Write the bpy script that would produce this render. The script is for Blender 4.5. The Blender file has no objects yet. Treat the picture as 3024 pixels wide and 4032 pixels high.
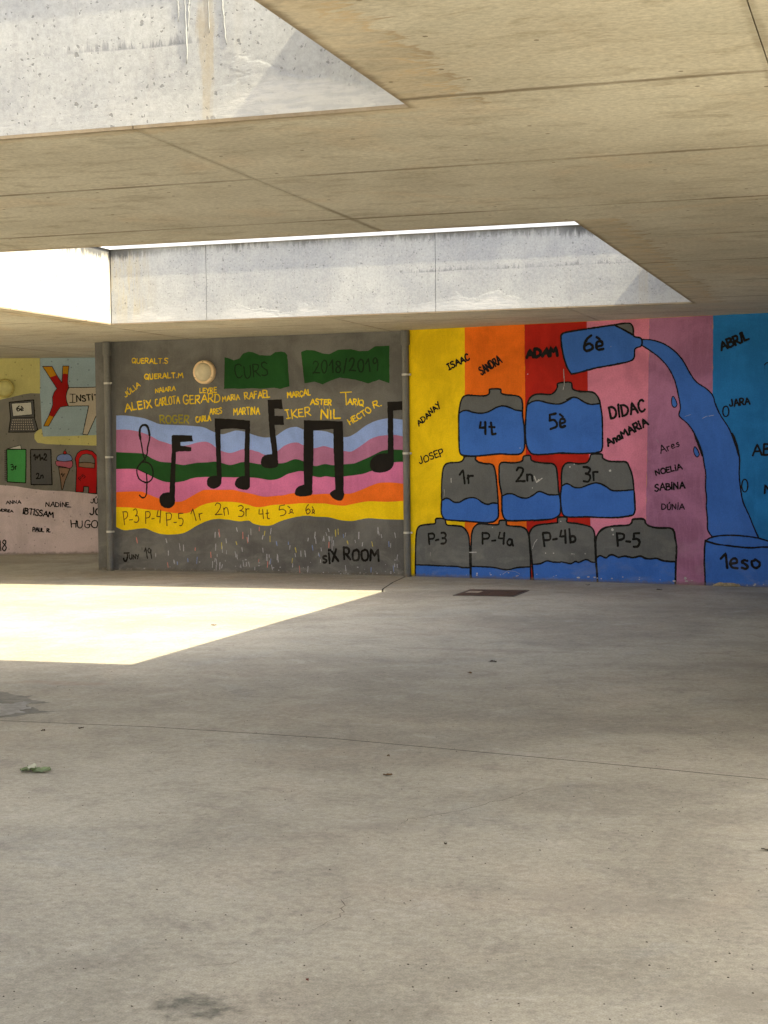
import bpy, bmesh, math, random
from mathutils import Vector, Matrix
from mathutils.geometry import tessellate_polygon

random.seed(7)
scene = bpy.context.scene
COL = scene.collection

# ------------------------------------------------------------------ camera, light, exposure
cam_r = Vector((0.9525233860, 0.3042841900, -0.0105038478))
cam_u = Vector((-0.0020913203, 0.0410373209, 0.9991554257))
cam_w = Vector((-0.3044582491, 0.9516969423, -0.0397253636))
EYE = Vector((0, 0, 1.6))
F_PX, PW, PH = 6300.0, 3024.0, 4032.0
cd = bpy.data.cameras.new('camera'); cam = bpy.data.objects.new('camera', cd); COL.objects.link(cam)
m = Matrix((cam_r, cam_u, -cam_w)).transposed().to_4x4(); m.translation = EYE
cam.matrix_world = m
cd.sensor_fit = 'VERTICAL'; cd.sensor_height = 36.0; cd.lens = F_PX / PH * 36.0
cd.clip_start = 0.1; cd.clip_end = 3000
scene.camera = cam

SUN = Vector((0.857, -0.105, 1.0))           # towards the sun
world = bpy.data.worlds.new('World'); scene.world = world; world.use_nodes = True
wn = world.node_tree.nodes; wl = world.node_tree.links
bg = wn['Background']
sky = wn.new('ShaderNodeTexSky'); sky.sky_type = 'NISHITA'; sky.sun_disc = False
sky.sun_elevation = math.atan2(1.0, math.hypot(SUN.x, SUN.y)); sky.sun_rotation = math.atan2(SUN.x, SUN.y)
sky.air_density = 1.0; sky.dust_density = 4.0
hs = wn.new('ShaderNodeHueSaturation'); hs.inputs['Saturation'].default_value = .5
wl.new(sky.outputs[0], hs.inputs['Color']); wl.new(hs.outputs[0], bg.inputs[0]); bg.inputs[1].default_value = 0.10
sd = bpy.data.lights.new('sun', 'SUN'); sd.energy = 2.8; sd.angle = math.radians(0.53); sd.color = (1.0, 0.89, 0.60)
so = bpy.data.objects.new('sun', sd); COL.objects.link(so); so.location = (20, -5, 30)
so.rotation_euler = SUN.to_track_quat('Z', 'Y').to_euler()
scene.view_settings.view_transform = 'Standard'; scene.view_settings.look = 'None'
scene.view_settings.gamma = 1.0; scene.view_settings.exposure = 2.25
scene.view_settings.use_curve_mapping = False
scene.cycles.use_denoising = True
scene.cycles.max_bounces = 9; scene.cycles.diffuse_bounces = 7; scene.cycles.use_adaptive_sampling = True; scene.cycles.adaptive_threshold = .015
scene.cycles.sample_clamp_indirect = 8.0

# ------------------------------------------------------------------ helpers
def ray(px, py):
    return cam_w + cam_r * ((px - PW / 2) / F_PX) - cam_u * ((py - PH / 2) / F_PX)
def on_z(px, py, z=0.0):
    d = ray(px, py); return EYE + d * ((z - EYE.z) / d.z)
def link(o, parent=None):
    COL.objects.link(o)
    if parent: o.parent = parent
    return o
def obj(name, mesh, mat=None, parent=None):
    o = bpy.data.objects.new(name, mesh)
    if mat and not mesh.materials: mesh.materials.append(mat)
    return link(o, parent)
def empty(name, loc=(0, 0, 0), rz=0.0, parent=None):
    o = bpy.data.objects.new(name, None); o.location = loc; o.rotation_euler = (0, 0, rz); o.empty_display_size = .2
    return link(o, parent)
def tag(o, label, cat, group=None, kind=None):
    if label: o['label'] = label
    if cat: o['category'] = cat
    if group: o['group'] = group
    if kind: o['kind'] = kind
    return o
def mesh_of(name, verts, faces, smooth=False):
    me = bpy.data.meshes.new(name); me.from_pydata([tuple(v) for v in verts], [], faces); me.update()
    if smooth:
        for p in me.polygons: p.use_smooth = True
    return me
class Geo:
    def __init__(s): s.v = []; s.f = []
    def box(s, x0, x1, y0, y1, z0, z1):
        n = len(s.v)
        s.v += [(x0,y0,z0),(x1,y0,z0),(x1,y1,z0),(x0,y1,z0),(x0,y0,z1),(x1,y0,z1),(x1,y1,z1),(x0,y1,z1)]
        s.f += [tuple(n+i for i in q) for q in ((0,3,2,1),(4,5,6,7),(0,1,5,4),(1,2,6,5),(2,3,7,6),(3,0,4,7))]
    def add(s, vs, fs):
        n = len(s.v); s.v += [tuple(v) for v in vs]; s.f += [tuple(n+i for i in q) for q in fs]
    def lathe(s, prof, n=24, c=(0,0,0), axis='z'):
        b = len(s.v)
        for r, h in prof:
            for k in range(n):
                a = 2*math.pi*k/n
                if axis == 'z': s.v.append((c[0]+r*math.cos(a), c[1]+r*math.sin(a), c[2]+h))
                else: s.v.append((c[0]+r*math.cos(a), c[1]-h, c[2]+r*math.sin(a)))
        for i in range(len(prof)-1):
            for k in range(n):
                q = (b+i*n+k, b+i*n+(k+1)%n, b+(i+1)*n+(k+1)%n, b+(i+1)*n+k)
                s.f.append(q)
    def mesh(s, name, smooth=False): return mesh_of(name, s.v, s.f, smooth)

# ------------------------------------------------------------------ materials
def lin(c):
    c = c / 255.0
    return c / 12.92 if c <= .04045 else ((c + .055) / 1.055) ** 2.4
class NT:
    """small node-tree builder"""
    def __init__(s, name):
        s.m = bpy.data.materials.new(name); s.m.use_nodes = True
        s.t = s.m.node_tree; s.n = s.t.nodes; s.b = s.n['Principled BSDF']
    def new(s, kind, **kw):
        n = s.n.new(kind)
        for k, v in kw.items(): setattr(n, k, v)
        return n
    def L(s, a, b): s.t.links.new(a, b)
    def put(s, sock, v):
        if isinstance(v, bpy.types.NodeSocket): s.L(v, sock)
        else: sock.default_value = v
    def math(s, op, a, b=0.0, c=0.0, clamp=False):
        n = s.new('ShaderNodeMath', operation=op, use_clamp=clamp)
        s.put(n.inputs[0], a); s.put(n.inputs[1], b)
        if op in ('MULTIPLY_ADD', 'COMPARE', 'SMOOTH_MIN'): s.put(n.inputs[2], c)
        return n.outputs[0]
    def pos(s): return s.new('ShaderNodeNewGeometry').outputs['Position']
    def objc(s): return s.new('ShaderNodeTexCoord').outputs['Object']
    def xyz(s, v):
        n = s.new('ShaderNodeSeparateXYZ'); s.L(v, n.inputs[0]); return n.outputs
    def scale(s, v, sc, off=(0,0,0)):
        n = s.new('ShaderNodeMapping'); s.L(v, n.inputs[0]); n.inputs['Scale'].default_value = sc; n.inputs['Location'].default_value = off
        return n.outputs[0]
    def noise(s, v, sc, det=5, rough=.55, dist=0.0):
        n = s.new('ShaderNodeTexNoise'); s.L(v, n.inputs['Vector']); n.inputs['Scale'].default_value = sc
        n.inputs['Detail'].default_value = det; n.inputs['Roughness'].default_value = rough; n.inputs['Distortion'].default_value = dist
        return n.outputs[0]
    def vor(s, v, sc, feature='F1', rnd=1.0):
        n = s.new('ShaderNodeTexVoronoi', feature=feature, voronoi_dimensions='2D'); s.L(v, n.inputs['Vector']); n.inputs['Scale'].default_value = sc
        n.inputs['Randomness'].default_value = rnd
        return n.outputs
    def ramp(s, v, a, b, ca=0.0, cb=1.0):
        n = s.new('ShaderNodeMapRange', interpolation_type='SMOOTHSTEP'); s.put(n.inputs[0], v)
        for i, q in enumerate((a, b, ca, cb)): n.inputs[i+1].default_value = q
        return n.outputs[0]
    def wallxy(s, X):
        n = s.new('ShaderNodeCombineXYZ'); s.L(s.math('ADD', X[0], X[1]), n.inputs[0]); s.L(X[2], n.inputs[1]); return n.outputs[0]
    def mix(s, fac, a, b, mode='MIX'):
        n = s.new('ShaderNodeMix', data_type='RGBA', blend_type=mode)
        s.put(n.inputs[0], fac)
        for i, v in ((6, a), (7, b)):
            if isinstance(v, tuple) and len(v) == 3: v = (*v, 1)
            s.put(n.inputs[i], v)
        return n.outputs[2]
    def grey(s, v):
        n = s.new('ShaderNodeCombineColor')
        for i in range(3): s.put(n.inputs[i], v)
        return n.outputs[0]
    def bump(s, h, strength=.3, dist=.01):
        n = s.new('ShaderNodeBump'); n.inputs['Strength'].default_value = strength; n.inputs['Distance'].default_value = dist
        s.L(h, n.inputs['Height']); s.L(n.outputs[0], s.b.inputs['Normal'])
    def out(s, col, rough=.85, spec=.3):
        s.put(s.b.inputs['Base Color'], (*col, 1) if isinstance(col, tuple) and len(col) == 3 else col)
        s.put(s.b.inputs['Roughness'], rough); s.b.inputs['Specular IOR Level'].default_value = spec
        return s.m

def add_(nt, *xs):
    r = xs[0]
    for x in xs[1:]: r = nt.math('ADD', r, x)
    return r
def blob(nt, P, cx, cy, rx, ry, wob=.35, seed=0.0, soft=.5):
    """soft patch on the ground with a ragged outline: 1 inside, 0 outside"""
    d = nt.scale(P, (1/rx, 1/ry, 0), (-cx/rx, -cy/ry, 0))
    ln = nt.new('ShaderNodeVectorMath', operation='LENGTH'); nt.L(d, ln.inputs[0])
    n = nt.noise(nt.scale(P, (1, 1, 1), (seed, seed, 0)), 3.0/max(rx, ry), 7, .65)
    v = nt.math('MULTIPLY_ADD', n, wob*4, ln.outputs[1]); v = nt.math('SUBTRACT', v, wob*2)
    return nt.ramp(v, 1.0, 1.0-soft, 0, 1)

def mat_floor():
    nt = NT('worn power-floated concrete'); P = nt.pos()
    big = nt.noise(P, .50, 6, .62, .5); mid = nt.noise(nt.scale(P, (1, 1, 1), (9, 3, 0)), 3.2, 9, .74, .5)
    fine = nt.noise(P, 30, 8, .80); grit = nt.noise(P, 150, 3, .75); mot = nt.noise(nt.scale(P, (1, 1, 1), (2, 9, 0)), 11, 8, .78, .4)
    hue = nt.noise(nt.scale(P, (1, 1, 1), (31, 7, 0)), .9, 6, .66, .5)
    col = nt.mix(nt.ramp(big, .36, .64), (.285, .264, .215), (.405, .378, .308))
    col = nt.mix(nt.math('MULTIPLY', nt.ramp(hue, .5, .70), .4), col, (.42, .36, .285))
    col = nt.mix(nt.math('MULTIPLY', nt.ramp(hue, .46, .30), .4), col, (.31, .315, .295))
    col = nt.mix(nt.math('MULTIPLY', nt.ramp(mid, .50, .66), .48), col, (.245, .225, .195))
    col = nt.mix(nt.math('MULTIPLY', nt.ramp(mid, .45, .32), .4), col, (.47, .44, .385))
    col = nt.mix(nt.math('MULTIPLY', nt.ramp(mot, .52, .64), .34), col, (.235, .215, .185))
    col = nt.mix(nt.math('MULTIPLY', nt.ramp(mot, .46, .36), .28), col, (.47, .44, .39))
    # arcs left by the power float
    wv = None
    for (cx_, cy_, sc_) in ((-9.5, 6.0, 1.0), (3.5, 12.5, .8), (-4.0, 1.0, 1.2)):
        v_ = nt.scale(P, (1, 1, 0), (-cx_, -cy_, 0)); ln_ = nt.new('ShaderNodeVectorMath', operation='LENGTH'); nt.L(v_, ln_.inputs[0])
        rr = nt.new('ShaderNodeCombineXYZ'); nt.L(nt.math('MULTIPLY', ln_.outputs[1], 9*sc_), rr.inputs[0]); nt.L(nt.math('MULTIPLY', nt.noise(P, .5, 2), 3), rr.inputs[1])
        q_ = nt.math('MULTIPLY', nt.ramp(nt.noise(rr.outputs[0], 1.0, 4, .7), .58, .70), nt.ramp(nt.noise(P, .8*sc_, 3), .48, .60))
        wv = q_ if wv is None else nt.math('MAXIMUM', wv, q_)
    col = nt.mix(nt.math('MULTIPLY', wv, .28), col, (.21, .19, .165))
    col = nt.mix(1.0, col, nt.grey(nt.ramp(fine, .30, .70, .78, 1.20)), 'MULTIPLY')
    col = nt.mix(1.0, col, nt.grey(nt.ramp(grit, .3, .7, .80, 1.18)), 'MULTIPLY')
    # pits and small dark specks
    vo = nt.vor(P, 11); r = nt.new('ShaderNodeSeparateColor'); nt.L(vo['Color'], r.inputs[0])
    sp = nt.math('MULTIPLY', nt.math('LESS_THAN', vo['Distance'], .040), nt.math('GREATER_THAN', r.outputs[0], .93))
    vo2 = nt.vor(P, 34); r2 = nt.new('ShaderNodeSeparateColor'); nt.L(vo2['Color'], r2.inputs[0])
    sp2 = nt.math('MULTIPLY', nt.math('LESS_THAN', vo2['Distance'], .08), nt.math('GREATER_THAN', r2.outputs[1], .95))
    spk = nt.math('MAXIMUM', nt.math('MULTIPLY', sp, .8), nt.math('MULTIPLY', sp2, .45))
    col = nt.mix(spk, col, (.07, .06, .05))
    # stains with a shape of their own
    for (px, py, rx, ry, c, k, w) in ((760, 3960, .17, .13, (.085, .085, .07), .85, .6), (2960, 3960, .30, .22, (.22, .20, .165), .4, .5),
                                      (2450, 3560, .5, .22, (.24, .22, .19), .4, .5), (1560, 3260, .45, .12, (.24, .22, .19), .4, .4),
                                      (250, 2690, .5, .12, (.30, .20, .15), .5, .45),
                                      (1900, 2560, 1.1, .10, (.20, .175, .16), .5, .3), (2780, 2395, 1.2, .14, (.21, .19, .155), .4, .4),
                                      (2950, 2620, .7, .25, (.23, .205, .175), .45, .5)):
        q = on_z(px, py); b = blob(nt, P, q.x, q.y, rx, ry, w, px*.01, .7)
        fn = nt.ramp(nt.math('MULTIPLY_ADD', nt.math('SUBTRACT', fine, .5), .7, mot), .42, .60, .45, 1.0)
        col = nt.mix(nt.math('MULTIPLY', nt.math('MULTIPLY', b, fn), k), col, c)
    h = add_(nt, nt.math('MULTIPLY', fine, .5), nt.math('MULTIPLY', grit, .35), nt.math('MULTIPLY', mid, .6), nt.math('MULTIPLY', spk, -1.0))
    nt.bump(h, .35, .006)
    return nt.out(col, nt.ramp(mid, .3, .7, .62, .85), .35)

def mat_ceiling():
    nt = NT('tan board-marked concrete soffit'); P = nt.pos(); X = nt.xyz(P)
    big = nt.noise(P, .8, 5, .6, .3); mid = nt.noise(nt.scale(P, (1, 2.2, 1), (3, 1, 0)), 3.0, 7, .66, .5)
    fine = nt.noise(nt.scale(P, (1, 1.6, 1)), 30, 6, .75); pa = nt.noise(nt.scale(P, (1, 1, 1), (17, 2, 0)), 1.3, 5, .6, .6)
    col = nt.mix(nt.ramp(big, .35, .65), (.49, .455, .375), (.60, .565, .475))
    col = nt.mix(nt.math('MULTIPLY', nt.ramp(pa, .52, .7), .45), col, (.60, .49, .36))
    col = nt.mix(nt.math('MULTIPLY', nt.ramp(pa, .45, .3), .40), col, (.47, .455, .385))
    col = nt.mix(nt.math('MULTIPLY', nt.ramp(mid, .50, .66), .62), col, (.38, .335, .255))
    col = nt.mix(1.0, col, nt.grey(nt.ramp(fine, .30, .70, .80, 1.18)), 'MULTIPLY')
    # water stains run back from the rims of the two openings
    nz = nt.noise(nt.scale(P, (1.6, 4.0, 1)), 1.6, 7, .66, .9)
    nzx = nt.noise(nt.scale(P, (4.0, 1.6, 1)), 1.6, 7, .66, .9)
    def band(a, b, w):     # 1 close to the rim (a = distance from the rim, positive outward)
        return nt.math('SUBTRACT', a, nt.math('MULTIPLY', nt.math('SUBTRACT', b, .5), w*2.2))
    st = None; rim = None
    for (x0, x1, y0, y1) in OPENINGS:
        # distance outside of a rectangle
        dx = nt.math('SUBTRACT', nt.math('ABSOLUTE', nt.math('SUBTRACT', X[0], (x0+x1)/2)), (x1-x0)/2)
        dy = nt.math('SUBTRACT', nt.math('ABSOLUTE', nt.math('SUBTRACT', X[1], (y0+y1)/2)), (y1-y0)/2)
        inx = nt.ramp(dy, .12, -.02); iny = nt.ramp(dx, .12, -.02)
        da = band(dx, nz, .34); db = band(dy, nzx, .12)
        a = nt.math('MULTIPLY', nt.math('MULTIPLY_ADD', nt.math('MULTIPLY', nt.ramp(da, .22, .28), nt.ramp(da, .32, .28)), .7, nt.ramp(da, .32, .25, 0, .5)), inx)
        b = nt.math('MULTIPLY', nt.ramp(db, .12, .07, 0, .6), iny)
        t = nt.math('MAXIMUM', a, b); st = t if st is None else nt.math('MAXIMUM', st, t)
        dm = nt.math('MAXIMUM', dx, dy); e = nt.ramp(nt.math('MULTIPLY_ADD', nz, -.06, dm), .02, -.03)
        rim = e if rim is None else nt.math('MAXIMUM', rim, e)
    stc = nt.mix(nt.ramp(nz, .44, .60), (.54, .41, .25), (.29, .22, .14))
    col = nt.mix(nt.math('MULTIPLY', st, .68), col, stc)
    col = nt.mix(nt.math('MULTIPLY', rim, .7), col, (.16, .115, .065))
    # dirt drawn out along the form joints
    jn = nt.noise(P, 3.5, 6, .7)
    j = None
    for l in JY:
        d = nt.math('ABSOLUTE', nt.math('SUBTRACT', X[1], l)); d = nt.math('MULTIPLY_ADD', jn, -.055, d)
        e = nt.ramp(d, .008, -.018); j = e if j is None else nt.math('MAXIMUM', j, e)
    for l in JX:
        d = nt.math('ABSOLUTE', nt.math('SUBTRACT', X[0], l)); d = nt.math('MULTIPLY_ADD', jn, -.06, d)
        j = nt.math('MAXIMUM', j, nt.math('MULTIPLY', nt.ramp(d, .006, -.018), .7))
    col = nt.mix(nt.math('MULTIPLY', j, nt.ramp(nt.noise(P, 1.1, 3), .38, .62, .25, .85)), col, (.19, .15, .10))
    vo = nt.vor(nt.scale(P, (1, 1, 0)), 2.6); r = nt.new('ShaderNodeSeparateColor'); nt.L(vo['Color'], r.inputs[0])
    sp = nt.math('MULTIPLY', nt.math('LESS_THAN', nt.math('MULTIPLY_ADD', fine, .03, vo['Distance']), .042), nt.math('GREATER_THAN', r.outputs[0], .6))
    col = nt.mix(nt.math('MULTIPLY', sp, .75), col, (.13, .10, .065))
    nt.bump(add_(nt, nt.math('MULTIPLY', fine, .6), mid), .3, .006)
    return nt.out(col, .88, .2)

def mat_upstand(name, z0, axis, far):
    """pale cast concrete of the roof openings; world z drives the drip line, lime bloom and rim dirt"""
    nt = NT(name); P = nt.pos(); X = nt.xyz(P)
    z = nt.math('SUBTRACT', X[2], z0)
    big = nt.noise(P, 1.1, 5, .6); mid = nt.noise(P, 5, 7, .7, .3); fine = nt.noise(P, 42, 7, .78)
    st = nt.noise(nt.scale(P, (9, 9, .9)), 2.2, 6, .7, .4)          # vertical streaks
    col = nt.mix(nt.ramp(big, .36, .64), (.34, .345, .35), (.43, .43, .415))
    col = nt.mix(nt.math('MULTIPLY', nt.ramp(mid, .5, .72), .5), col, (.30, .305, .32))
    col = nt.mix(nt.math('MULTIPLY', nt.ramp(mid, .42, .26), .4), col, (.50, .49, .46))
    col = nt.mix(nt.math('MULTIPLY', nt.ramp(st, .50, .70), .35), col, (.31, .30, .29))
    col = nt.mix(1.0, col, nt.grey(nt.ramp(fine, .25, .75, .82, 1.15)), 'MULTIPLY')
    # yellow runs
    ys = nt.noise(nt.scale(P, (2.6, 2.6, .15), (5.3, 1.7, 0)), 1.0, 4, .6)
    col = nt.mix(nt.math('MULTIPLY', nt.ramp(ys, .60, .70), .45), col, (.42, .36, .25))
    gy = nt.math('MULTIPLY', nt.ramp(X[1], 8, 7), nt.math('MULTIPLY', nt.ramp(nt.math('ABSOLUTE', nt.math('MULTIPLY_ADD', nt.math('SUBTRACT', st, .5), .14, nt.math('SUBTRACT', X[0], RUNX))), .05, .012), nt.ramp(mid, .3, .6, .35, 1.0)))
    col = nt.mix(nt.math('MULTIPLY', gy, .6), col, (.36, .30, .20))
    gb = nt.math('MULTIPLY', nt.ramp(X[1], 8, 7), nt.math('MULTIPLY', nt.ramp(nt.math('ABSOLUTE', nt.math('SUBTRACT', X[0], RUNX-.09)), .12, .02), nt.ramp(z, .42, .62)))
    col = nt.mix(nt.math('MULTIPLY', nt.math('MULTIPLY', gb, nt.ramp(mid, .45, .6)), .75), col, (.17, .18, .215))
    gc = nt.math('MULTIPLY', nt.ramp(X[1], 8, 10), nt.math('MULTIPLY', nt.ramp(X[0], -8.0, -8.45), nt.ramp(st, .42, .6)))
    col = nt.mix(nt.math('MULTIPLY', gc, .6), col, (.43, .37, .25))
    # ragged pour line at mid height
    ln = nt.noise(nt.scale(P, (34, 34, 4)), 1.0, 5, .8, .2); pr = nt.noise(P, 1.6, 3)
    lv = nt.math('MULTIPLY_ADD', nt.ramp(X[1], 8, 10), .085, .345); zz = nt.math('SUBTRACT', z, nt.math('MULTIPLY_ADD', pr, .03, lv))
    q = nt.math('MULTIPLY', nt.ramp(zz, -.004, .004), nt.ramp(nt.math('MULTIPLY_ADD', ln, -.26, zz), -.095, -.14))
    gF = nt.math('MULTIPLY', nt.ramp(X[0], -5.3, -5.0), nt.ramp(X[1], 8, 10)); gN = nt.math('MULTIPLY', nt.ramp(X[1], 10, 8), nt.math('MULTIPLY', nt.ramp(X[0], -3.9, -3.5), nt.ramp(X[0], -2.9, -3.1)))
    q = nt.math('MULTIPLY', q, nt.math('MULTIPLY', nt.math('ADD', gF, gN), nt.ramp(nt.noise(P, 2.2, 3), .36, .55, .45, 1.0)))
    col = nt.mix(nt.math('MULTIPLY', q, .75), col, (.15, .155, .17))
    # black growth under the flashing
    tz = nt.math('MULTIPLY_ADD', nt.noise(nt.scale(P, (13, 13, 1.6)), 1.0, 7, .75, .4), -.42, nt.math('SUBTRACT', .865, z))
    nearc = nt.math('MAXIMUM', nt.math('MULTIPLY', nt.ramp(X[0], -7.7, -8.6), nt.ramp(X[1], 8, 10)), nt.math('MULTIPLY', nt.ramp(X[0], -3.7, -3.1), nt.ramp(X[0], -2.3, -2.7)))
    tz = nt.math('SUBTRACT', tz, nt.math('MULTIPLY', nearc, .05))
    gr = nt.math('MULTIPLY', nt.ramp(tz, -.12, -.21), nt.math('MAXIMUM', nearc, nt.ramp(nt.noise(P, .8, 3), .40, .62, .3, .8)))
    col = nt.mix(nt.math('MULTIPLY', gr, .95), col, (.08, .08, .08))
    # lime bloom and lumps at the foot
    bz = nt.math('MULTIPLY_ADD', nt.noise(nt.scale(P, (1, 1, 1.5)), 1.9, 5, .55, .3), -.62, z)
    lg = nt.ramp(nt.noise(nt.scale(P, (1, 1, 0), (2.2, 0, 0)), .7, 2), .42, .60); lb = nt.math('MULTIPLY', nt.ramp(nt.math('MULTIPLY_ADD', mid, -.06, bz), -.16, -.27), nt.math('MULTIPLY_ADD', lg, .75, .25))
    wv = nt.noise(nt.scale(P, (2, 2, 12)), 3, 7, .70, .5)
    col = nt.mix(nt.math('MULTIPLY', lb, .75), col, nt.mix(nt.ramp(wv, .4, .6), (.46, .46, .46), (.58, .57, .545)))
    ed = nt.math('MULTIPLY', nt.math('MULTIPLY', nt.ramp(bz, -.13, -.16), nt.ramp(bz, -.21, -.17)), lg)
    # blow holes
    ps_ = nt.wallxy(X); wn_ = nt.new('ShaderNodeTexNoise'); nt.L(ps_, wn_.inputs['Vector']); wn_.inputs['Scale'].default_value = 38; wn_.inputs['Detail'].default_value = 3
    va = nt.new('ShaderNodeVectorMath', operation='MULTIPLY_ADD'); nt.L(wn_.outputs['Color'], va.inputs[0]); va.inputs[1].default_value = (.035, .035, 0); nt.L(ps_, va.inputs[2]); ps = va.outputs[0]
    holes = None
    for sc, th, keep in ((9, .050, .60), (19, .075, .70), (36, .12, .68)):
        vo = nt.vor(ps, sc); r = nt.new('ShaderNodeSeparateColor'); nt.L(vo['Color'], r.inputs[0])
        d = nt.math('MULTIPLY_ADD', fine, .05, nt.math('DIVIDE', vo['Distance'], nt.math('MULTIPLY_ADD', nt.math('POWER', r.outputs[1], 2.2), 1.1, .45)))
        a = nt.math('MULTIPLY', nt.ramp(d, th+.02+.03, th-.0+.03), nt.math('GREATER_THAN', r.outputs[0], keep))
        holes = a if holes is None else nt.math('MAXIMUM', holes, a)
    holes = nt.math('MULTIPLY', holes, nt.ramp(lb, .2, .8, 1.0, .15))
    col = nt.mix(nt.math('MULTIPLY', holes, .62), col, (.15, .15, .15))
    h = add_(nt, nt.math('MULTIPLY', fine, .25), nt.math('MULTIPLY', mid, .4), nt.math('MULTIPLY', holes, -1.6),
             nt.math('MULTIPLY', nt.math('MULTIPLY', lb, wv), .9), nt.math('MULTIPLY', ed, .35))
    nt.bump(h, .5, .012)
    return nt.out(col, .88, .25)

def mat_paint(name, rgb, var=.10, worn=0.0, rough=.62, k=1.0, streak=.22, pocks=0.0):
    """wall paint; rgb is an sRGB triple of the paint itself"""
    nt = NT(name); P = nt.objc(); X = nt.xyz(P)
    c = tuple(min(.85, lin(v)*k) for v in rgb)
    dk = tuple(v*(1-var*1.7) for v in c); lt = tuple(min(.9, v*(1+var)+.002) for v in c)
    a = nt.noise(P, 1.7, 5, .62, .5); b = nt.noise(nt.scale(P, (9, 9, 1.5)), 2.2, 6, .65, .8); f = nt.noise(P, 60, 5, .7)
    col = nt.mix(nt.ramp(a, .36, .64), dk, lt)
    col = nt.mix(nt.math('MULTIPLY', nt.ramp(b, .45, .68), streak), col, tuple(min(.9, v*1.18+.004) for v in c))
    col = nt.mix(1.0, col, nt.grey(nt.ramp(f, .28, .72, .90, 1.09)), 'MULTIPLY')
    if worn:
        n = nt.noise(P, 26, 7, .78, .4); zf = nt.ramp(X[2], .9, 0.0, .0, 1.0)
        th = nt.math('MULTIPLY_ADD', nt.ramp(X[2], .10, 0.0), .16, nt.math('MULTIPLY', zf, .05))
        ch = nt.ramp(nt.math('ADD', n, nt.math('MULTIPLY', th, worn)), .76, .79)
        col = nt.mix(nt.math('MULTIPLY', ch, .75), col, (.42, .40, .36))
        sc = nt.noise(nt.scale(P, (22, 22, 4), (3, 0, 1)), 3.0, 6, .8, 1.0)
        col = nt.mix(nt.math('MULTIPLY', nt.ramp(sc, .70, .78), .4*worn), col, (.45, .44, .42))
        gm = nt.noise(P, 16, 5, .75); gz = nt.ramp(nt.math('MULTIPLY_ADD', gm, -.10, X[2]), .0, -.045)
        col = nt.mix(nt.math('MULTIPLY', gz, .65), col, (.13, .115, .09))
        df = nt.noise(nt.scale(P, (1, 1, 1.8), (7, 0, 1)), 2.2, 6, .65, .8)
        col = nt.mix(nt.math('MULTIPLY', nt.math('MULTIPLY', nt.ramp(df, .48, .66), zf), .35*worn), col, (.30, .29, .27))
    if pocks:
        vo = nt.vor(nt.wallxy(X), 7); r = nt.new('ShaderNodeSeparateColor'); nt.L(vo['Color'], r.inputs[0])
        pk = nt.math('MULTIPLY', nt.ramp(nt.math('MULTIPLY_ADD', f, .08, vo['Distance']), .13, .10), nt.math('GREATER_THAN', r.outputs[0], .55))
        col = nt.mix(nt.math('MULTIPLY', pk, pocks), col, tuple(v*.35 for v in c))
    h = add_(nt, nt.math('MULTIPLY', f, .6), nt.noise(P, 14, 5, .6))
    nt.bump(h, .55, .005)
    return nt.out(col, rough, .12)

def mat_simple(name, rgb, rough=.6, metal=0.0, var=.12, scale=14, bump=.15, spec=.4):
    nt = NT(name); P = nt.objc(); c = tuple(lin(v) for v in rgb)
    n = nt.noise(P, scale, 6, .65)
    nt.b.inputs['Metallic'].default_value = metal
    nt.bump(n, bump, .004)
    return nt.out(nt.mix(nt.ramp(n, .3, .7), tuple(v*(1-var) for v in c), tuple(min(.95, v*(1+var)) for v in c)), rough, spec)

# ------------------------------------------------------------------ plan of the place (metres; X along the roof grid, Y away from the camera)
ZC = 3.065                     # soffit height
WALL_T = .2                    # thickness of the upstands
UP = .865                      # height of the cast upstand above the soffit
OPENINGS = [(-8.67, -1.995, 10.375, 16.78), (-8.67, -1.995, .25, 6.655)]
JX = [-14.6, -11.75, -8.85, -6.01, -3.31, -.47]
JY = [6.50 + 1.615*k for k in range(-5, 11)]
CX0, CX1, CY0, CY1 = -17.6, 2.4, -.9, 24.0

RUNX = (EYE + ray(812, 200)*(6.655/ray(812, 200).y)).x
M_floor = mat_floor(); M_ceil = mat_ceiling()
M_conc = mat_upstand('pale cast concrete', ZC, 0, 1)
M_groove = mat_simple('dark joint dirt', (84, 72, 56), .95, 0, .3, 20)
M_roof = mat_simple('grey roof screed', (120, 112, 98), .95, 0, .15, 4)
M_zinc = mat_simple('white coated flashing', (226, 230, 238), .38, 0.0, .05, 9, .05, .5)
M_yard = mat_simple('pale bounce yard', (212, 204, 186), .9, 0, .12, 1.5)  # unseen yard, colour lifted to bounce sunlight under the roof

# ------------------------------------------------------------------ ground and floor slabs
g = Geo(); g.box(-900, 900, -900, 900, -.5, -.012)
tag(obj('ground', g.mesh('ground'), M_yard), None, None, kind='structure')
floor = tag(empty('floor', (-6, 9, 0)), None, None, kind='structure')
def poly_slab(name, pts, z0, z1, mat, parent, off=(0, 0, 0)):
    n = len(pts); vs = [(x-off[0], y-off[1], z0-off[2]) for x, y in pts] + [(x-off[0], y-off[1], z1-off[2]) for x, y in pts]
    fs = [tuple(range(n-1, -1, -1)), tuple(range(n, 2*n))] + [(i, (i+1) % n, n+(i+1) % n, n+i) for i in range(n)]
    return obj(name, mesh_of(name, vs, fs), mat, parent)
gap = .0075; gap2 = .002
jl = [(-30, 8.30), (-9, 8.33), (-5.09, 8.345), (-4.11, 8.375), (-2.98, 8.29), (-1.64, 8.02), (-.58, 7.79), (9, 7.3)]
left_j = [(-5.45, 16.95), (-5.56, 17.3), (-5.72, 18.2), (-5.86, 19.4), (-5.9, 30)]
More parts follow.
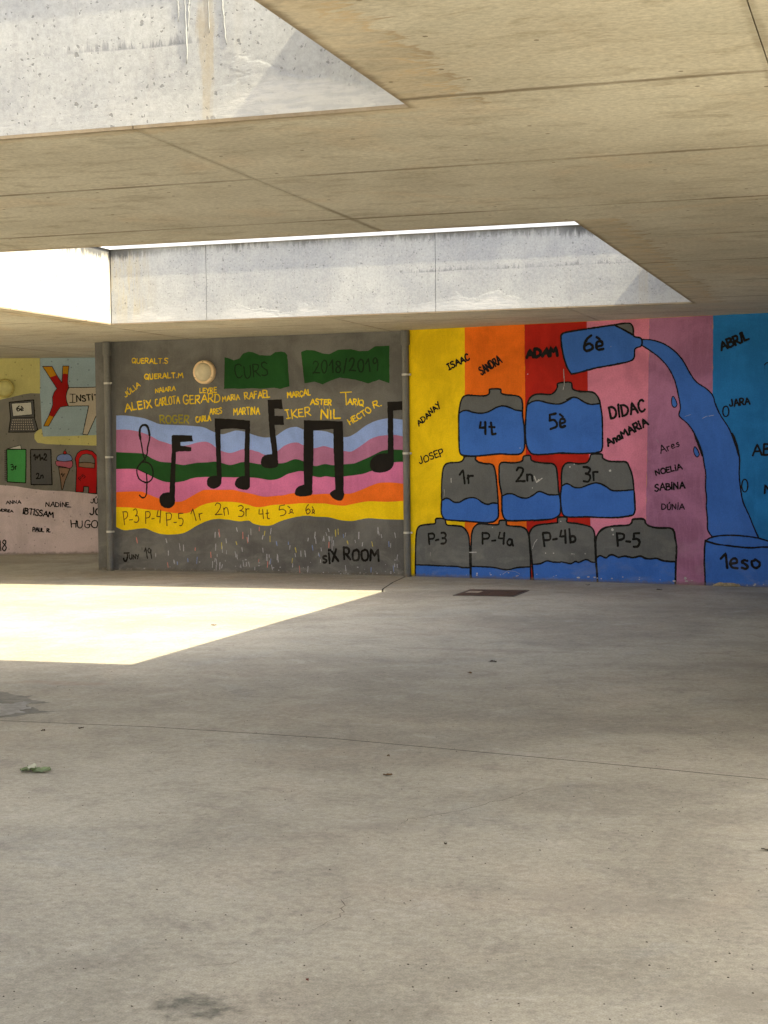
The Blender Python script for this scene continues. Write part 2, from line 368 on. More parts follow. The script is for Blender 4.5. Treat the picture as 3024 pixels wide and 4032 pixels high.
# near slab, then two far slabs split by the joint that runs up to the mural
near = [(-30, -6.0), (9, -6.0)] + [(x, y-gap) for x, y in reversed(jl)]
FO = (-6, 9, 0)
xs_mid = -5.44
k_ = 8.345 + (8.33-8.345)*(-5.44+5.09)/(-9+5.09)
farL = [(x, y+gap) for x, y in jl[:2]] + [(xs_mid-gap2, k_+gap), (xs_mid-gap2, 16.9)] + [(x-gap*1.4, y) for x, y in left_j] + [(-30, 30)]
farR = [(xs_mid+gap2, k_+gap)] + [(x, y+gap) for x, y in jl[2:]] + [(9, 30)] + [(x+gap*1.4, y) for x, y in reversed(left_j)] + [(xs_mid+gap2, 16.9)]
for p in (near, farL, farR): poly_slab('floor_slab', p, -.012, 0, M_floor, floor, FO)
M_fill = mat_simple('joint sealant', (48, 42, 36), .9, 0, .2, 20)
for pth in (jl, left_j):
    g = Geo(); n = len(pth)
    for x, y in pth:
        w_ = gap-.0002 if pth is jl else gap*1.4-.0002
        ax, ay = (0, w_) if pth is jl else (w_, 0)
        g.v += [(x-ax-FO[0], y-ay-FO[1], -.0008), (x+ax-FO[0], y+ay-FO[1], -.0008)]
    g.f = [(2*i, 2*i+2, 2*i+3, 2*i+1) if pth is jl else (2*i, 2*i+1, 2*i+3, 2*i+2) for i in range(n-1)]
    obj('joint_sealant', g.mesh('joint_sealant'), M_fill, floor)

# ------------------------------------------------------------------ roof slab, soffit panels, openings
def rect_minus(rects, hole):
    out = []
    for (a, b, c, d) in rects:
        x0, x1, y0, y1 = hole
        if x1 <= a or x0 >= b or y1 <= c or y0 >= d: out.append((a, b, c, d)); continue
        if y0 > c: out.append((a, b, c, y0))
        if y1 < d: out.append((a, b, y1, d))
        c2, d2 = max(c, y0), min(d, y1)
        if x0 > a: out.append((a, x0, c2, d2))
        if x1 < b: out.append((x1, b, c2, d2))
    return [r for r in out if r[1]-r[0] > .02 and r[3]-r[2] > .02]
slab = [(CX0, CX1, CY0, CY1)]
for (x0, x1, y0, y1) in OPENINGS: slab = rect_minus(slab, (x0-WALL_T, x1+WALL_T, y0-WALL_T, y1+WALL_T))
g = Geo()
for (a, b, c, d) in slab: g.box(a, b, c, d, ZC+.0165, ZC+.34)
tag(obj('roof_slab', g.mesh('roof_slab'), M_roof), None, None, kind='structure')
ceil = tag(empty('ceiling', (-6, 11, ZC)), None, None, kind='structure')
xs = [CX0] + JX + [CX1]; ys = [CY0] + [y for y in JY if y > CY0] + [CY1]
GX, GY = .0028, .0045
for i in range(len(xs)-1):
    for j in range(len(ys)-1):
        cell = [(xs[i]+GX, xs[i+1]-GX, ys[j]+GY, ys[j+1]-GY)]
        for h in OPENINGS: cell = rect_minus(cell, h)
        if not cell: continue
        g = Geo()
        for (a, b, c, d) in cell: g.box(a+6, b+6, c-11, d-11, 0, .015)
        obj('ceiling_panel', g.mesh('ceiling_panel'), M_ceil, ceil)

def opening(idx, x0, x1, y0, y1, joints, label):
    T = WALL_T; z0 = ZC + .0155; z1 = ZC + UP
    root = tag(empty('skylight_upstand', ((x0+x1)/2, (y0+y1)/2, ZC)), label, 'concrete upstand')
    ox, oy, oz = (x0+x1)/2, (y0+y1)/2, ZC
    def B(name, a, b, c, d, e, f, mat):
        g = Geo(); g.box(a-ox, b-ox, c-oy, d-oy, e-oz, f-oz); o = obj(name, g.mesh(name), mat, root)
        return o
    cuts = [x0] + joints + [x1]
    for k in range(len(cuts)-1):
        a = cuts[k] + (.003 if k else .014); b = cuts[k+1] - (.003 if k < len(cuts)-2 else 0)
        B('concrete_panel', a, b, y1, y1+T, z0, z1, M_conc)
    B('joint_backing', x0+.001, x1-.1, y1+.02, y1+T-.02, z0+.004, z1-.004, M_groove)
    B('concrete_panel', x0-T, x0, y0-T, y1+T, z0, z1, M_conc)
    B('concrete_panel', x1, x1+T, y0-T, y1+T, z0, z1, M_conc)
    B('concrete_panel', x0, x1, y0-T, y0, z0, z1, M_conc)
    # folded metal flashing, slightly proud of the inner face
    o_ = .026; zz0, zz1 = z1-.002, z1+.078
    for side in range(4):
        g = Geo()
        if side == 0:   g.box(x0-ox-.0, x1-ox, y1-oy-.034, y1-oy+T+.02, zz0-oz, zz1-oz)
        elif side == 1: g.box(x0-ox, x1-ox, y0-oy-T-.02, y0-oy+.002, zz0-oz, zz1-oz)
        elif side == 2: g.box(x0-ox-T-.02, x0-ox+o_, y0-oy-T-.02, y1-oy+T+.02, zz0-oz+.0015, zz1-oz+.0015)
        else:           g.box(x1-ox-o_, x1-ox+T+.02, y0-oy-T-.02, y1-oy+T+.02, zz0-oz+.0015, zz1-oz+.0015)
        obj('flashing', g.mesh('flashing'), M_zinc, root)
    return root, (ox, oy, oz)
def on_y(px, py, y):
    d = ray(px, py); return EYE + d*(y/d.y)
jA = [on_y(812, 1120, 16.78).x, on_y(1714, 1050, 16.78).x]
up1, o1 = opening(0, *OPENINGS[0], jA, 'pale pitted concrete upstand with white metal flashing round the far roof opening, above the murals')
up2, o2 = opening(1, *OPENINGS[1], [], 'pale stained concrete upstand round the near roof opening, at the top left of the view')
# hardened lime drips on the near upstand
M_lime = mat_simple('lime drip', (150, 152, 152), .8, 0, .1, 60, .3)
def tube(pts, rads, n=7):
    g = Geo(); N = len(pts); pts = [Vector(p) for p in pts]
    for i, p in enumerate(pts):
        t = (pts[min(i+1, N-1)] - pts[max(i-1, 0)]).normalized()
        s_ = t.cross(Vector((0, 1, 0)) if abs(t.y) < .9 else Vector((1, 0, 0))).normalized(); u_ = s_.cross(t)
        for k in range(n):
            a = 2*math.pi*k/n; g.v.append(tuple(p + (s_*math.cos(a)+u_*math.sin(a))*rads[i]))
    for i in range(N-1):
        for k in range(n): g.f.append((i*n+k, i*n+(k+1) % n, (i+1)*n+(k+1) % n, (i+1)*n+k))
    g.f.append(tuple(range(n-1, -1, -1))); g.f.append(tuple(range((N-1)*n, N*n)))
    return g
for (xa, xb, ye, w) in ((700, 703, 85, .006), (727, 737, 250, .008), (745, 742, 120, .005), (868, 892, 175, .006), (820, 826, 130, .004)):
    pts = []; rd = []
    for i in range(14):
        t = i/13; q = on_y(xa+(xb-xa)*t+random.uniform(-2, 2), -60+(ye+60)*t, 6.655); pts.append((q.x-o2[0], q.y-o2[1]-.001, q.z-o2[2])); rd.append(w*.55*(.7+.5*random.random())*(1.0 if i < 12 else .6))
    obj('lime_drip', tube(pts, rd).mesh('lime_drip', True), M_lime, up2)

# ------------------------------------------------------------------ mural walls
RG = dict(A=(0, 1200, 500/1659), B=(0, 1700, 500/1659), C=(400, 1280, 600/1659), D=(400, 1780, 600/1659), E=(1000, 1280, 660/1659),
          F=(1000, 1780, 660/1659), G=(1600, 1220, 700/1659), H=(1600, 1780, 600/1659), I=(2100, 1780, 624/1659), J=(2200, 1220, 824/1659),
          K=(2500, 1680, 524/1659), M=(2740, 1220, 284/1309), P=(0, 0, 1.0))
def R(s):
    """'A 1,2 3,4 B 5,6' -> photo pixels"""
    out = []; r = 'P'
    for tok in s.split():
        if tok in RG: r = tok; continue
        x, y = map(float, tok.split(',')); ox, oy, k = RG[r]; out.append((ox+x*k, oy+y*k))
    return out
class Wall:
    def __init__(s, name, a, b, ext0, ext1, thick, mat, label, zmax=ZC-.001):
        a, b = Vector((*a, 0)), Vector((*b, 0)); s.d = (b-a).normalized(); s.n = Vector((s.d.y, -s.d.x, 0)); s.a = a
        s.rz = math.atan2(s.d.y, s.d.x); s.len = (b-a).length; s.zmax = zmax
        g = Geo(); g.box(-ext0, s.len+ext1, 0, thick, 0, zmax)
        s.root = obj(name, g.mesh(name), mat); s.root.location = a; s.root.rotation_euler = (0, 0, s.rz)
        tag(s.root, label, 'painted wall'); s.lo, s.hi = -ext0, s.len+ext1; s.lay = 0
    def uv(s, p):
        d = ray(*p); t = ((s.a-EYE).dot(s.n))/d.dot(s.n); q = EYE + d*t
        return ((q-s.a).dot(s.d), q.z)
    def path(s, pts): return [s.uv(p) for p in pts]
def catmull(pts, closed=False, step=6):
    n = len(pts); out = []
    if n < 3: return list(pts)
    rng = range(n) if closed else range(n-1)
    for i in rng:
        if closed: p0, p1, p2, p3 = pts[i-1], pts[i], pts[(i+1) % n], pts[(i+2) % n]
        else: p0, p1, p2, p3 = pts[max(i-1, 0)], pts[i], pts[i+1], pts[min(i+2, n-1)]
        for k in range(step):
            t = k/step; t2, t3 = t*t, t*t*t
            out.append(tuple(.5*((2*p1[c]) + (-p0[c]+p2[c])*t + (2*p0[c]-5*p1[c]+4*p2[c]-p3[c])*t2 + (-p0[c]+3*p1[c]-3*p2[c]+p3[c])*t3) for c in (0, 1)))
    if not closed: out.append(pts[-1])
    return out
def dens(pts, closed, step, jit):
    out = []; n = len(pts)
    for i in range(n if closed else n-1):
        p, q = pts[i], pts[(i+1) % n]; L = math.hypot(q[0]-p[0], q[1]-p[1]); m_ = max(1, int(L/step))
        for k in range(m_):
            t = k/m_; out.append((p[0]+(q[0]-p[0])*t+random.gauss(0, jit), p[1]+(q[1]-p[1])*t+random.gauss(0, jit)))
    if not closed: out.append(pts[-1])
    return out
def clampz(W, p): return (min(max(p[0], W.lo+.002), W.hi-.002), min(max(p[1], .001), W.zmax-.002))
def fill(W, name, px, mat, off, parent=None, smooth=False, jit=.0012, step=.05, raw=False):
    pts = px if raw else W.path(px)
    if smooth: pts = catmull(pts, True)
    pts = [clampz(W, p) for p in dens(pts, True, step, jit)]
    q = []
    for p in pts:
        if not q or math.hypot(p[0]-q[-1][0], p[1]-q[-1][1]) > 1e-4: q.append(p)
    vs = [Vector((p[0], -off, p[1])) for p in q]
    tr = tessellate_polygon([[Vector((p[0], p[1], 0)) for p in q]])
    fs = []
    for t in tr:
        a, b, c = (q[i] for i in t); ar = (b[0]-a[0])*(c[1]-a[1])-(b[1]-a[1])*(c[0]-a[0])
        if abs(ar) < 1e-10: continue
        fs.append(tuple(t) if ar > 0 else (t[0], t[2], t[1]))
    return obj(name, mesh_of(name, vs, fs), mat, parent or W.root)
class Ink:
    """brush strokes gathered into one painted mark"""
    def __init__(s, W, off): s.W = W; s.off = off; s.g = Geo(); s.k = 0
    def stroke(s, pts, w, closed=False, jit=.16, raw=False, rough=.0008):
        pts = pts if raw else s.W.path(pts)
        if closed: pts = list(pts)+[pts[0]]
        pts = dens(pts, False, max(.006, w*.6), rough); n = len(pts)
        if n < 2: pts = [pts[0], (pts[0][0]+.001, pts[0][1]-.002)]; n = 2
        s.k += 1; o0 = s.off + s.k*.00012; L = []; Rr = []
        wj = 1.0
        for i, p in enumerate(pts):
            a, b = pts[max(i-1, 0)], pts[min(i+1, n-1)]
            if closed and i in (0, n-1): a, b = pts[n-2], pts[1]
            tx, ty = b[0]-a[0], b[1]-a[1]; l = math.hypot(tx, ty) or 1e-6; tx /= l; ty /= l
            wj += (random.gauss(1, jit)-wj)*.5; hw = w*.5*max(.55, wj); yy = -(o0+i*2e-6)
            L.append(clampz(s.W, (p[0]-ty*hw, p[1]+tx*hw))+(yy,)); Rr.append(clampz(s.W, (p[0]+ty*hw, p[1]-tx*hw))+(yy,))
        vs = []
        for l_, r_ in zip(L, Rr): vs += [(l_[0], l_[2], l_[1]), (r_[0], r_[2], r_[1])]
        fs = [(2*i, 2*i+1, 2*i+3, 2*i+2) for i in range(n-1)]
        if not closed:      # rounded ends
            for e, (i0, i1) in ((0, (0, 1)), (n-1, (n-1, n-2))):
                p, q = pts[i0], pts[i1]; a0 = math.atan2(p[1]-q[1], p[0]-q[0]); c = len(vs); yy = -(o0+e*2e-6)
                hw = w*.5
                arc = [clampz(s.W, (p[0]+math.cos(a0+math.pi/2-math.pi*k/6)*hw, p[1]+math.sin(a0+math.pi/2-math.pi*k/6)*hw)) for k in range(7)]
                vs += [(x, yy, z) for x, z in arc]; fs.append(tuple(range(c, c+7)))
        s.g.add(vs, fs)
    def dot(s, p, r, raw=False, sx=1.0):
        x, z = p if raw else s.W.uv(p); s.k += 1; yy = -(s.off+s.k*.00012)
        vs = [(x, yy, z)]+[clampz(s.W, (x+sx*r*math.cos(a*math.pi/5)*random.uniform(.85, 1.15), z+r*math.sin(a*math.pi/5)*random.uniform(.85, 1.15))) for a in range(10)]
        vs = [vs[0]]+[(v[0], yy, v[1]) for v in vs[1:]]
        s.g.add(vs, [(0, 1+k, 1+(k+1) % 10) for k in range(10)])
    def done(s, name, mat, parent=None):
        me = s.g.mesh(name)
        bm = bmesh.new(); bm.from_mesh(me)
        for f in bm.faces:
            f.normal_update()
            if f.normal.y > 0: f.normal_flip()
        bm.to_mesh(me); bm.free()
        return obj(name, me, mat, parent or s.W.root)

# single-stroke brush alphabet: width, polylines (leading '~' = smooth curve)
def G_(w, *ls):
    out = []
    for l in ls:
        sm = l[0] == '~'; pts = [tuple(map(float, t.split(','))) for t in l.lstrip('~').split()]
        out.append((sm, pts))
    return (w, out)
FONT = {
 'A': G_(.75, '0,0 .42,1 .8,0', '.18,.36 .66,.38'), 'B': G_(.6, '.02,1 0,0', '~0,1 .45,.95 .5,.72 .1,.54', '~.08,.54 .55,.48 .6,.15 .3,0 0,.02'),
 'C': G_(.6, '~.6,.85 .42,1 .12,.88 0,.5 .1,.12 .38,0 .62,.14'), 'D': G_(.7, '0,0 .02,1', '~0,1 .4,.95 .68,.6 .6,.2 .3,0 0,.01'),
 'E': G_(.52, '.5,.98 0,1 .02,0 .54,.02', '.02,.52 .42,.54'), 'F': G_(.5, '.5,.98 0,1 0,0', '0,.52 .4,.54'),
 'G': G_(.68, '~.62,.85 .42,1 .12,.88 0,.5 .1,.1 .4,0 .62,.15 .66,.42', '.38,.42 .7,.43'), 'H': G_(.6, '0,1 .02,0', '.6,1 .58,0', '0,.5 .6,.52'),
 'I': G_(.12, '.06,1 .05,0'), 'i': G_(.12, '.06,.78 .05,0', '.08,1.06 .07,1.0'), 'J': G_(.5, '~.48,1 .48,.3 .36,.02 .12,.02 0,.2'),
 'K': G_(.6, '0,1 0,0', '.58,.98 .04,.45 .6,0'), 'L': G_(.5, '.02,1 0,.02 .5,.04'), 'M': G_(.85, '0,0 .08,1 .42,.4 .76,1 .85,0'),
 'N': G_(.65, '0,0 .02,1 .6,.02 .62,1'), 'O': G_(.72, '~.36,1 .08,.85 0,.5 .1,.1 .38,0 .66,.14 .72,.52 .62,.88 .36,1'),
 'P': G_(.55, '.02,0 0,1', '~0,1 .4,1 .56,.8 .45,.52 .04,.45'), 'Q': G_(.75, '~.36,1 .08,.85 0,.5 .1,.1 .38,0 .66,.14 .72,.52 .62,.88 .36,1', '.42,.3 .78,-.08'),
 'R': G_(.6, '.02,0 0,1', '~0,1 .42,1 .54,.78 .4,.52 .03,.45', '.2,.46 .62,0'), 'S': G_(.55, '~.52,.88 .32,1 .06,.9 .06,.66 .3,.52 .52,.36 .5,.1 .24,0 0,.12'),
 'T': G_(.65, '0,.98 .66,1', '.33,1 .34,0'), 'U': G_(.6, '~0,1 .02,.3 .14,.03 .42,.03 .56,.3 .6,1'), 'V': G_(.65, '0,1 .33,0 .66,1'),
 'X': G_(.6, '0,1 .6,0', '.58,1 0,0'), 'Y': G_(.6, '0,1 .3,.5', '.6,1 .16,-.05'), '.': G_(.1, '.03,.05 .06,.0'), '-': G_(.3, '0,.32 .28,.34'),
 '_': G_(.3, '0,.1 .28,.12'), '/': G_(.35, '0,-.1 .4,1.08'), "'": G_(.1, '.06,1.15 .03,.85'), '+': G_(.4, '0,.35 .4,.35', '.2,.55 .2,.15'), '=': G_(.3, '0,.2 .28,.22', '0,.38 .26,.4'),
 '1': G_(.34, '0,.62 .28,1 .3,0'), '2': G_(.6, '~.05,.78 .2,1 .48,.95 .5,.68 .3,.35 0,.02', '0,.03 .6,.02'), '3': G_(.5, '~.04,.95 .3,1 .46,.82 .36,.58 .16,.52', '~.16,.52 .46,.46 .5,.2 .3,0 0,.04'),
 '4': G_(.5, '.12,1 .02,.5 .42,.52', '.46,1 .42,0'), '5': G_(.5, '.48,1 .06,.98 .04,.58', '~.04,.58 .34,.6 .5,.34 .38,.06 .05,.0'), '6': G_(.5, '~.42,1 .12,.75 .0,.35 .12,.03 .38,.05 .5,.28 .36,.5 .08,.4'),
 '8': G_(.5, '~.44,.9 .2,1 .06,.78 .26,.55 .48,.3 .3,0 .04,.12 .1,.4 .4,.68 .44,.9'), '9': G_(.48, '~.44,.8 .22,1 .02,.8 .1,.55 .34,.56 .44,.8 .45,.4 .44,0'), '0': G_(.55, '~.28,1 .04,.8 0,.4 .14,.03 .38,.05 .54,.5 .46,.9 .28,1'),
 'n': G_(.42, '.02,.55 0,0', '~0,.36 .16,.56 .34,.5 .38,.2 .4,0'), 'a': G_(.48, '~.38,.5 .14,.52 0,.25 .12,.0 .32,.1 .4,.5', '.4,.52 .42,.12 .52,.0'),
 'r': G_(.36, '.04,.58 .02,0', '~.02,.36 .14,.54 .36,.56'), 'e': G_(.45, '~.04,.28 .4,.32 .36,.54 .14,.56 0,.3 .1,.03 .42,.06'), 's': G_(.38, '~.36,.52 .16,.58 .04,.44 .2,.3 .34,.16 .2,0 0,.06'),
 'è': G_(.45, '~.04,.28 .4,.32 .36,.54 .14,.56 0,.3 .1,.03 .42,.06', '.1,.9 .26,.72'), 'l': G_(.4, '~.0,.02 .3,.2 .3,.4 .14,.42 .12,.2 .4,.0', '.05,.8 .2,.6'),
 'o': G_(.42, '~.2,.56 .02,.4 .04,.1 .22,.0 .4,.14 .4,.42 .2,.56'), 't': G_(.36, '~.14,.95 .14,.2 .2,.02 .36,.02', '0,.58 .32,.6'), 'b': G_(.42, '0,1 .02,0', '~.02,.34 .2,.5 .4,.36 .36,.08 .04,.02'),
 'm': G_(.6, '.02,.55 0,0', '~0,.36 .14,.54 .28,.4 .28,0', '~.28,.36 .44,.54 .56,.4 .58,0'), 'Í': G_(.14, '.06,.85 .05,0', '.08,1.1 .02,.98'), 'Ú': G_(.6, '~0,1 .02,.3 .14,.03 .42,.03 .56,.3 .6,1', '.28,1.15 .42,1.4'),
 'Ç': G_(.6, '~.6,.85 .42,1 .12,.88 0,.5 .1,.12 .38,0 .62,.14', '.34,-.02 .3,-.22'), ' ': (.35, []),
 'Ì': G_(.4, '0,1 .4,1', '.2,1 .2,0', '0,0 .4,.02'), '·': G_(.12, '.03,.1 .07,.06'),
}
def write(W, text, p0, p1, hpx, wpx, mat, off, parent=None, name='lettering', reg='P', jit=.042, ink=None):
    ox, oy, k = RG[reg]; wpx *= 1.28
    P0 = (ox+p0[0]*k, oy+p0[1]*k); P1 = (ox+p1[0]*k, oy+p1[1]*k); hp = hpx*k; wp = wpx*k
    a = W.uv(P0); b = W.uv(P1); up_ = W.uv((P0[0], P0[1]-hp)); h = up_[1]-a[1]; w = h*wp/hp
    dx, dz = b[0]-a[0], b[1]-a[1]; L = math.hypot(dx, dz); ex, ez = dx/L, dz/L
    gap_ = .22; tot = sum(FONT[c][0] for c in text)+gap_*(len(text)-1); sc = L/tot
    I = ink or Ink(W, off); x = 0.0
    for c in text:
        gw, ls = FONT[c]; js = random.gauss(1, jit*1.3); jr = random.gauss(0, jit); jb = random.gauss(0, jit*.8)
        for sm, pts in ls:
            q = []
            for (u, v) in pts:
                u += random.gauss(0, jit*.55); v += random.gauss(0, jit*.45); v = v*js+jb
                X_ = (x+u+v*jr)*sc; Y_ = v*h
                q.append((a[0]+ex*X_-ez*Y_, a[1]+ez*X_+ex*Y_))
            if sm: q = catmull(q, False, 5)
            I.stroke(q, w, raw=True)
        x += gw+gap_
    if ink: return None
    return I.done(name, mat, parent)

KP = 1.0
# ---------------- centre wall: music mural
M_grey = mat_paint('grey wall paint', (102, 101, 100), .14, 1.0)
cw_l = (-10.27, 19.405); cw_r = (-5.80, 19.14)
CW = Wall('music_mural_wall', cw_l, cw_r, 0, .1, .3, M_grey, 'grey painted wall with black music notes on wavy coloured bands, between the two downpipes')
M_lav = mat_paint('lavender blue paint', (138, 162, 220), .06, .3)
M_mau = mat_paint('mauve paint', (168, 108, 145), .10, .3)
M_grn = mat_paint('dark green paint', (24, 72, 28), .10, .3)
M_pnk = mat_paint('pink paint', (205, 112, 160), .08, .3)
M_org = mat_paint('orange paint', (238, 110, 28), .06, .3)
M_yel = mat_paint('yellow paint', (236, 200, 3), .06, .4)
M_blk = mat_paint('black paint', (20, 16, 14), .15, .4)
M_yl2 = mat_paint('thin yellow brush paint', (228, 192, 28), .2, .2, streak=.5)
M_yl3 = mat_paint('faded yellow brush paint', (150, 140, 45), .2, .2, streak=.5)
M_brn = mat_paint('dark brown marker', (88, 48, 22), .15)
M_dgr = mat_paint('dark green brush paint', (14, 40, 16), .15)
T = [R('C 160,985 260,985 440,1010 560,1050 640,1080 800,1088 950,1095 1100,1110 1180,1145 1260,1178 1320,1188 1400,1165 1470,1148 1560,1160 1640,1190 E 60,1105 130,1112 210,1100 270,1060 340,1020 420,1008 480,1030 540,1045 600,1043 700,1050 780,1075 840,1098 890,1108 950,1100 1020,1060 1100,1000 1200,950 1310,925 1400,928 1510,942'),
     R('C 160,1140 260,1138 360,1150 450,1175 530,1205 620,1255 700,1280 760,1300 870,1315 950,1305 1040,1280 1130,1270 1190,1290 1240,1330 1310,1372 1390,1392 1450,1382 1540,1352 1640,1362 E 20,1250 F 50,0 100,25 170,25 E 230,1250 300,1195 380,1165 440,1165 490,1190 600,1218 690,1198 780,1220 890,1245 960,1252 1020,1220 1080,1180 1150,1130 1230,1100 1320,1090 1410,1088 1510,1112'),
     R('D 160,0 250,5 440,15 500,40 560,75 640,105 750,115 880,140 960,130 1050,115 1150,112 1250,105 1390,140 1470,125 1540,108 1640,118 F 70,120 240,113 310,105 370,80 420,70 490,90 600,138 700,118 790,130 900,120 990,112 1060,85 1150,45 E 1260,1248 1320,1235 1400,1232 1510,1240'),
     R('D 160,185 370,185 450,215 540,262 620,300 700,325 800,330 900,315 990,285 1100,272 1250,272 1420,275 1640,278 F 80,265 160,277 250,262 330,220 400,200 490,190 580,235 650,250 710,240 800,250 900,240 1000,228 1080,215 1170,185 1290,150 1380,103 1510,98'),
     R('D 160,435 300,428 430,428 500,455 600,495 700,530 820,540 890,530 980,480 1080,425 1130,410 1300,410 1430,410 1520,430 1640,455 F 100,440 220,432 300,425 400,405 580,418 700,412 800,415 900,412 960,408 1050,378 1150,335 1240,305 1350,300 1510,315'),
     R('D 160,600 330,605 500,625 650,640 800,665 930,665 1010,625 1090,580 1200,550 1350,540 1480,548 1600,575 F 20,545 100,540 200,522 330,518 450,508 560,508 700,510 800,525 900,530 1000,510 1130,488 1300,492 1420,488 1510,480'),
     R('D 160,815 240,850 330,845 470,830 560,865 660,895 780,897 880,885 950,855 1040,800 1150,750 1250,728 1380,735 1500,755 1600,745 F 0,710 100,730 180,722 260,685 360,655 460,635 540,630 620,640 740,645 850,672 960,683 1050,668 1130,655 1300,665 1510,670')]
T = [catmull(CW.path(t), False, 4) for t in T]
for k, (mt, nm) in enumerate(((M_lav, 'lavender_band'), (M_mau, 'mauve_band'), (M_grn, 'green_band'), (M_pnk, 'pink_band'), (M_org, 'orange_band'), (M_yel, 'yellow_band'))):
    o = fill(CW, nm, T[k]+list(reversed(T[k+1])), mt, .0010+.0003*k, raw=True, jit=.0006, step=.03)
M_rain = [mat_paint('pale dash '+n, c, .1) for n, c in (('white', (165, 165, 172)), ('blue', (120, 140, 190)), ('pink', (200, 125, 115)), ('yellow', (190, 175, 80)))]
for kind in range(4):
    I = Ink(CW, .0010)
    for _ in range((95, 14, 12, 11)[kind]):
        x = random.uniform(480, 1575); y = random.uniform(2075, 2235)
        if 480 < x < 610 and y > 2150: continue
        if 1265 < x < 1495 and y > 2145 and y < 2225: continue
        ybt = 2115 if x < 800 else 2075
        if y < ybt: continue
        L_ = random.uniform(10, 26); I.stroke([(x, y), (x+random.uniform(-3, 4), y+L_)], random.uniform(.008, .014), jit=.25)
    if kind == 0:
        for _ in range(26): I.dot((random.uniform(470, 1590), random.gauss(2232, 13)), random.uniform(.003, .008), sx=random.uniform(1, 2))
        for _ in range(16): I.dot((random.uniform(1270, 1560), random.gauss(2254, 4)), random.uniform(.003, .008), sx=random.uniform(1, 2))
    o = I.done('paint_dashes', M_rain[kind]); o['kind'] = 'stuff'
fill(CW, 'green_title_patch', R('C 1340,352 1380,360 1440,385 1500,365 1540,310 1600,290 1650,298 E 60,298 165,302 210,268 270,262 310,272 330,300 352,605 260,632 200,620 60,632 0,625 C 1580,690 1500,695 1420,688 1333,695 1338,500'), M_grn, .0012, step=.03)
fill(CW, 'green_title_patch', R('E 465,265 520,245 600,250 680,280 745,288 830,245 960,238 1050,258 1130,255 1200,210 1340,204 1342,575 1240,540 1130,578 1000,540 850,520 760,550 680,588 600,560 500,578'), M_grn, .0012, step=.03)
write(CW, 'CURS', (929.8, 1491), (1055, 1480), 50, 4.2, M_dgr, .0017)
write(CW, '2018/2019', (587, 480), (1225, 450), 122, 11, M_dgr, .0017, reg='E')
NO = .0036
def note(name, fills):
    I = None; root = None
    for i, s_ in enumerate(fills):
        sm = s_.startswith('~'); o = fill(CW, name if root is None else 'note_head', R(s_.lstrip('~')), M_blk, NO+.0002*i, parent=root, smooth=sm, jit=.0015, step=.03)
        if root is None: root = o
    return root
note('music_note', ['C 765,1205 780,1195 985,1200 998,1265 860,1272 862,1310 978,1330 978,1374 845,1376 D 812,0 806,200 800,480 740,520 740,440 752,200 765,0', '~D 630,520 645,470 690,443 745,440 790,470 800,510 795,565 760,603 705,610 650,580'])
note('music_note', ['C 1230,1015 1420,1022 1618,1040 1612,1382 D 1612,100 1618,380 1560,370 1558,265 1556,100 C 1556,1382 1566,1138 1430,1124 1296,1136 1300,1382 D 1310,270 1306,340 1250,330 1256,260 1250,60 C 1246,1382', '~D 1148,318 1170,275 1220,258 1280,262 1306,310 1295,360 1250,392 1200,396 1158,368', '~D 1452,340 1475,290 1530,262 1590,268 1616,330 1612,385 1575,412 1510,402 1465,378'])
note('music_note', ['E 137,740 275,735 288,830 205,830 208,897 292,900 300,988 205,988 218,1100 235,1257 F 238,100 180,90 180,0 E 165,1150 150,990', '~F 70,90 95,40 150,22 210,30 240,85 235,140 190,158 120,158 80,135'])
note('music_note', ['E 495,942 700,945 880,952 888,1257 F 888,200 890,440 820,430 805,365 800,200 790,0 E 788,1150 786,1030 690,1036 590,1045 590,1257 F 588,100 580,300 576,415 500,400 497,330 490,100', '~F 405,400 430,350 480,326 540,330 578,380 576,412 555,430 470,440 415,425', '~F 752,410 785,380 830,366 885,390 892,440 870,478 830,480 780,452'])
note('music_note', ['E 1322,760 1490,752 1492,838 1378,845 1380,1050 1385,1257 F 1383,120 1325,110 E 1325,1257 1325,1000', '~F 1148,125 1162,75 1215,28 1290,12 1350,25 1383,90 1376,145 1335,182 1260,205 1190,195 1158,165'])
I = Ink(CW, NO)
I.stroke(catmull(R('D 478,85 455,30 C 436,1300 415,1180 420,1120 450,1088 490,1092 512,1130 526,1200 520,1260 503,1330 D 497,15 475,70 420,130 388,180 390,240 410,290 455,322 500,330 545,300 562,235 550,165 515,122 470,108 450,112')), .020)
I.stroke(catmull(R('C 425,1240 416,1180 424,1118 452,1090 490,1094 512,1134 524,1200')), .031)
I.stroke(catmull(R('D 400,190 450,215 500,240')), .009)
I.stroke(catmull(R('D 490,235 496,330 492,400 490,455 470,492 440,494 415,470')), .021)
I.done('treble_clef', M_blk)
YO = .0030
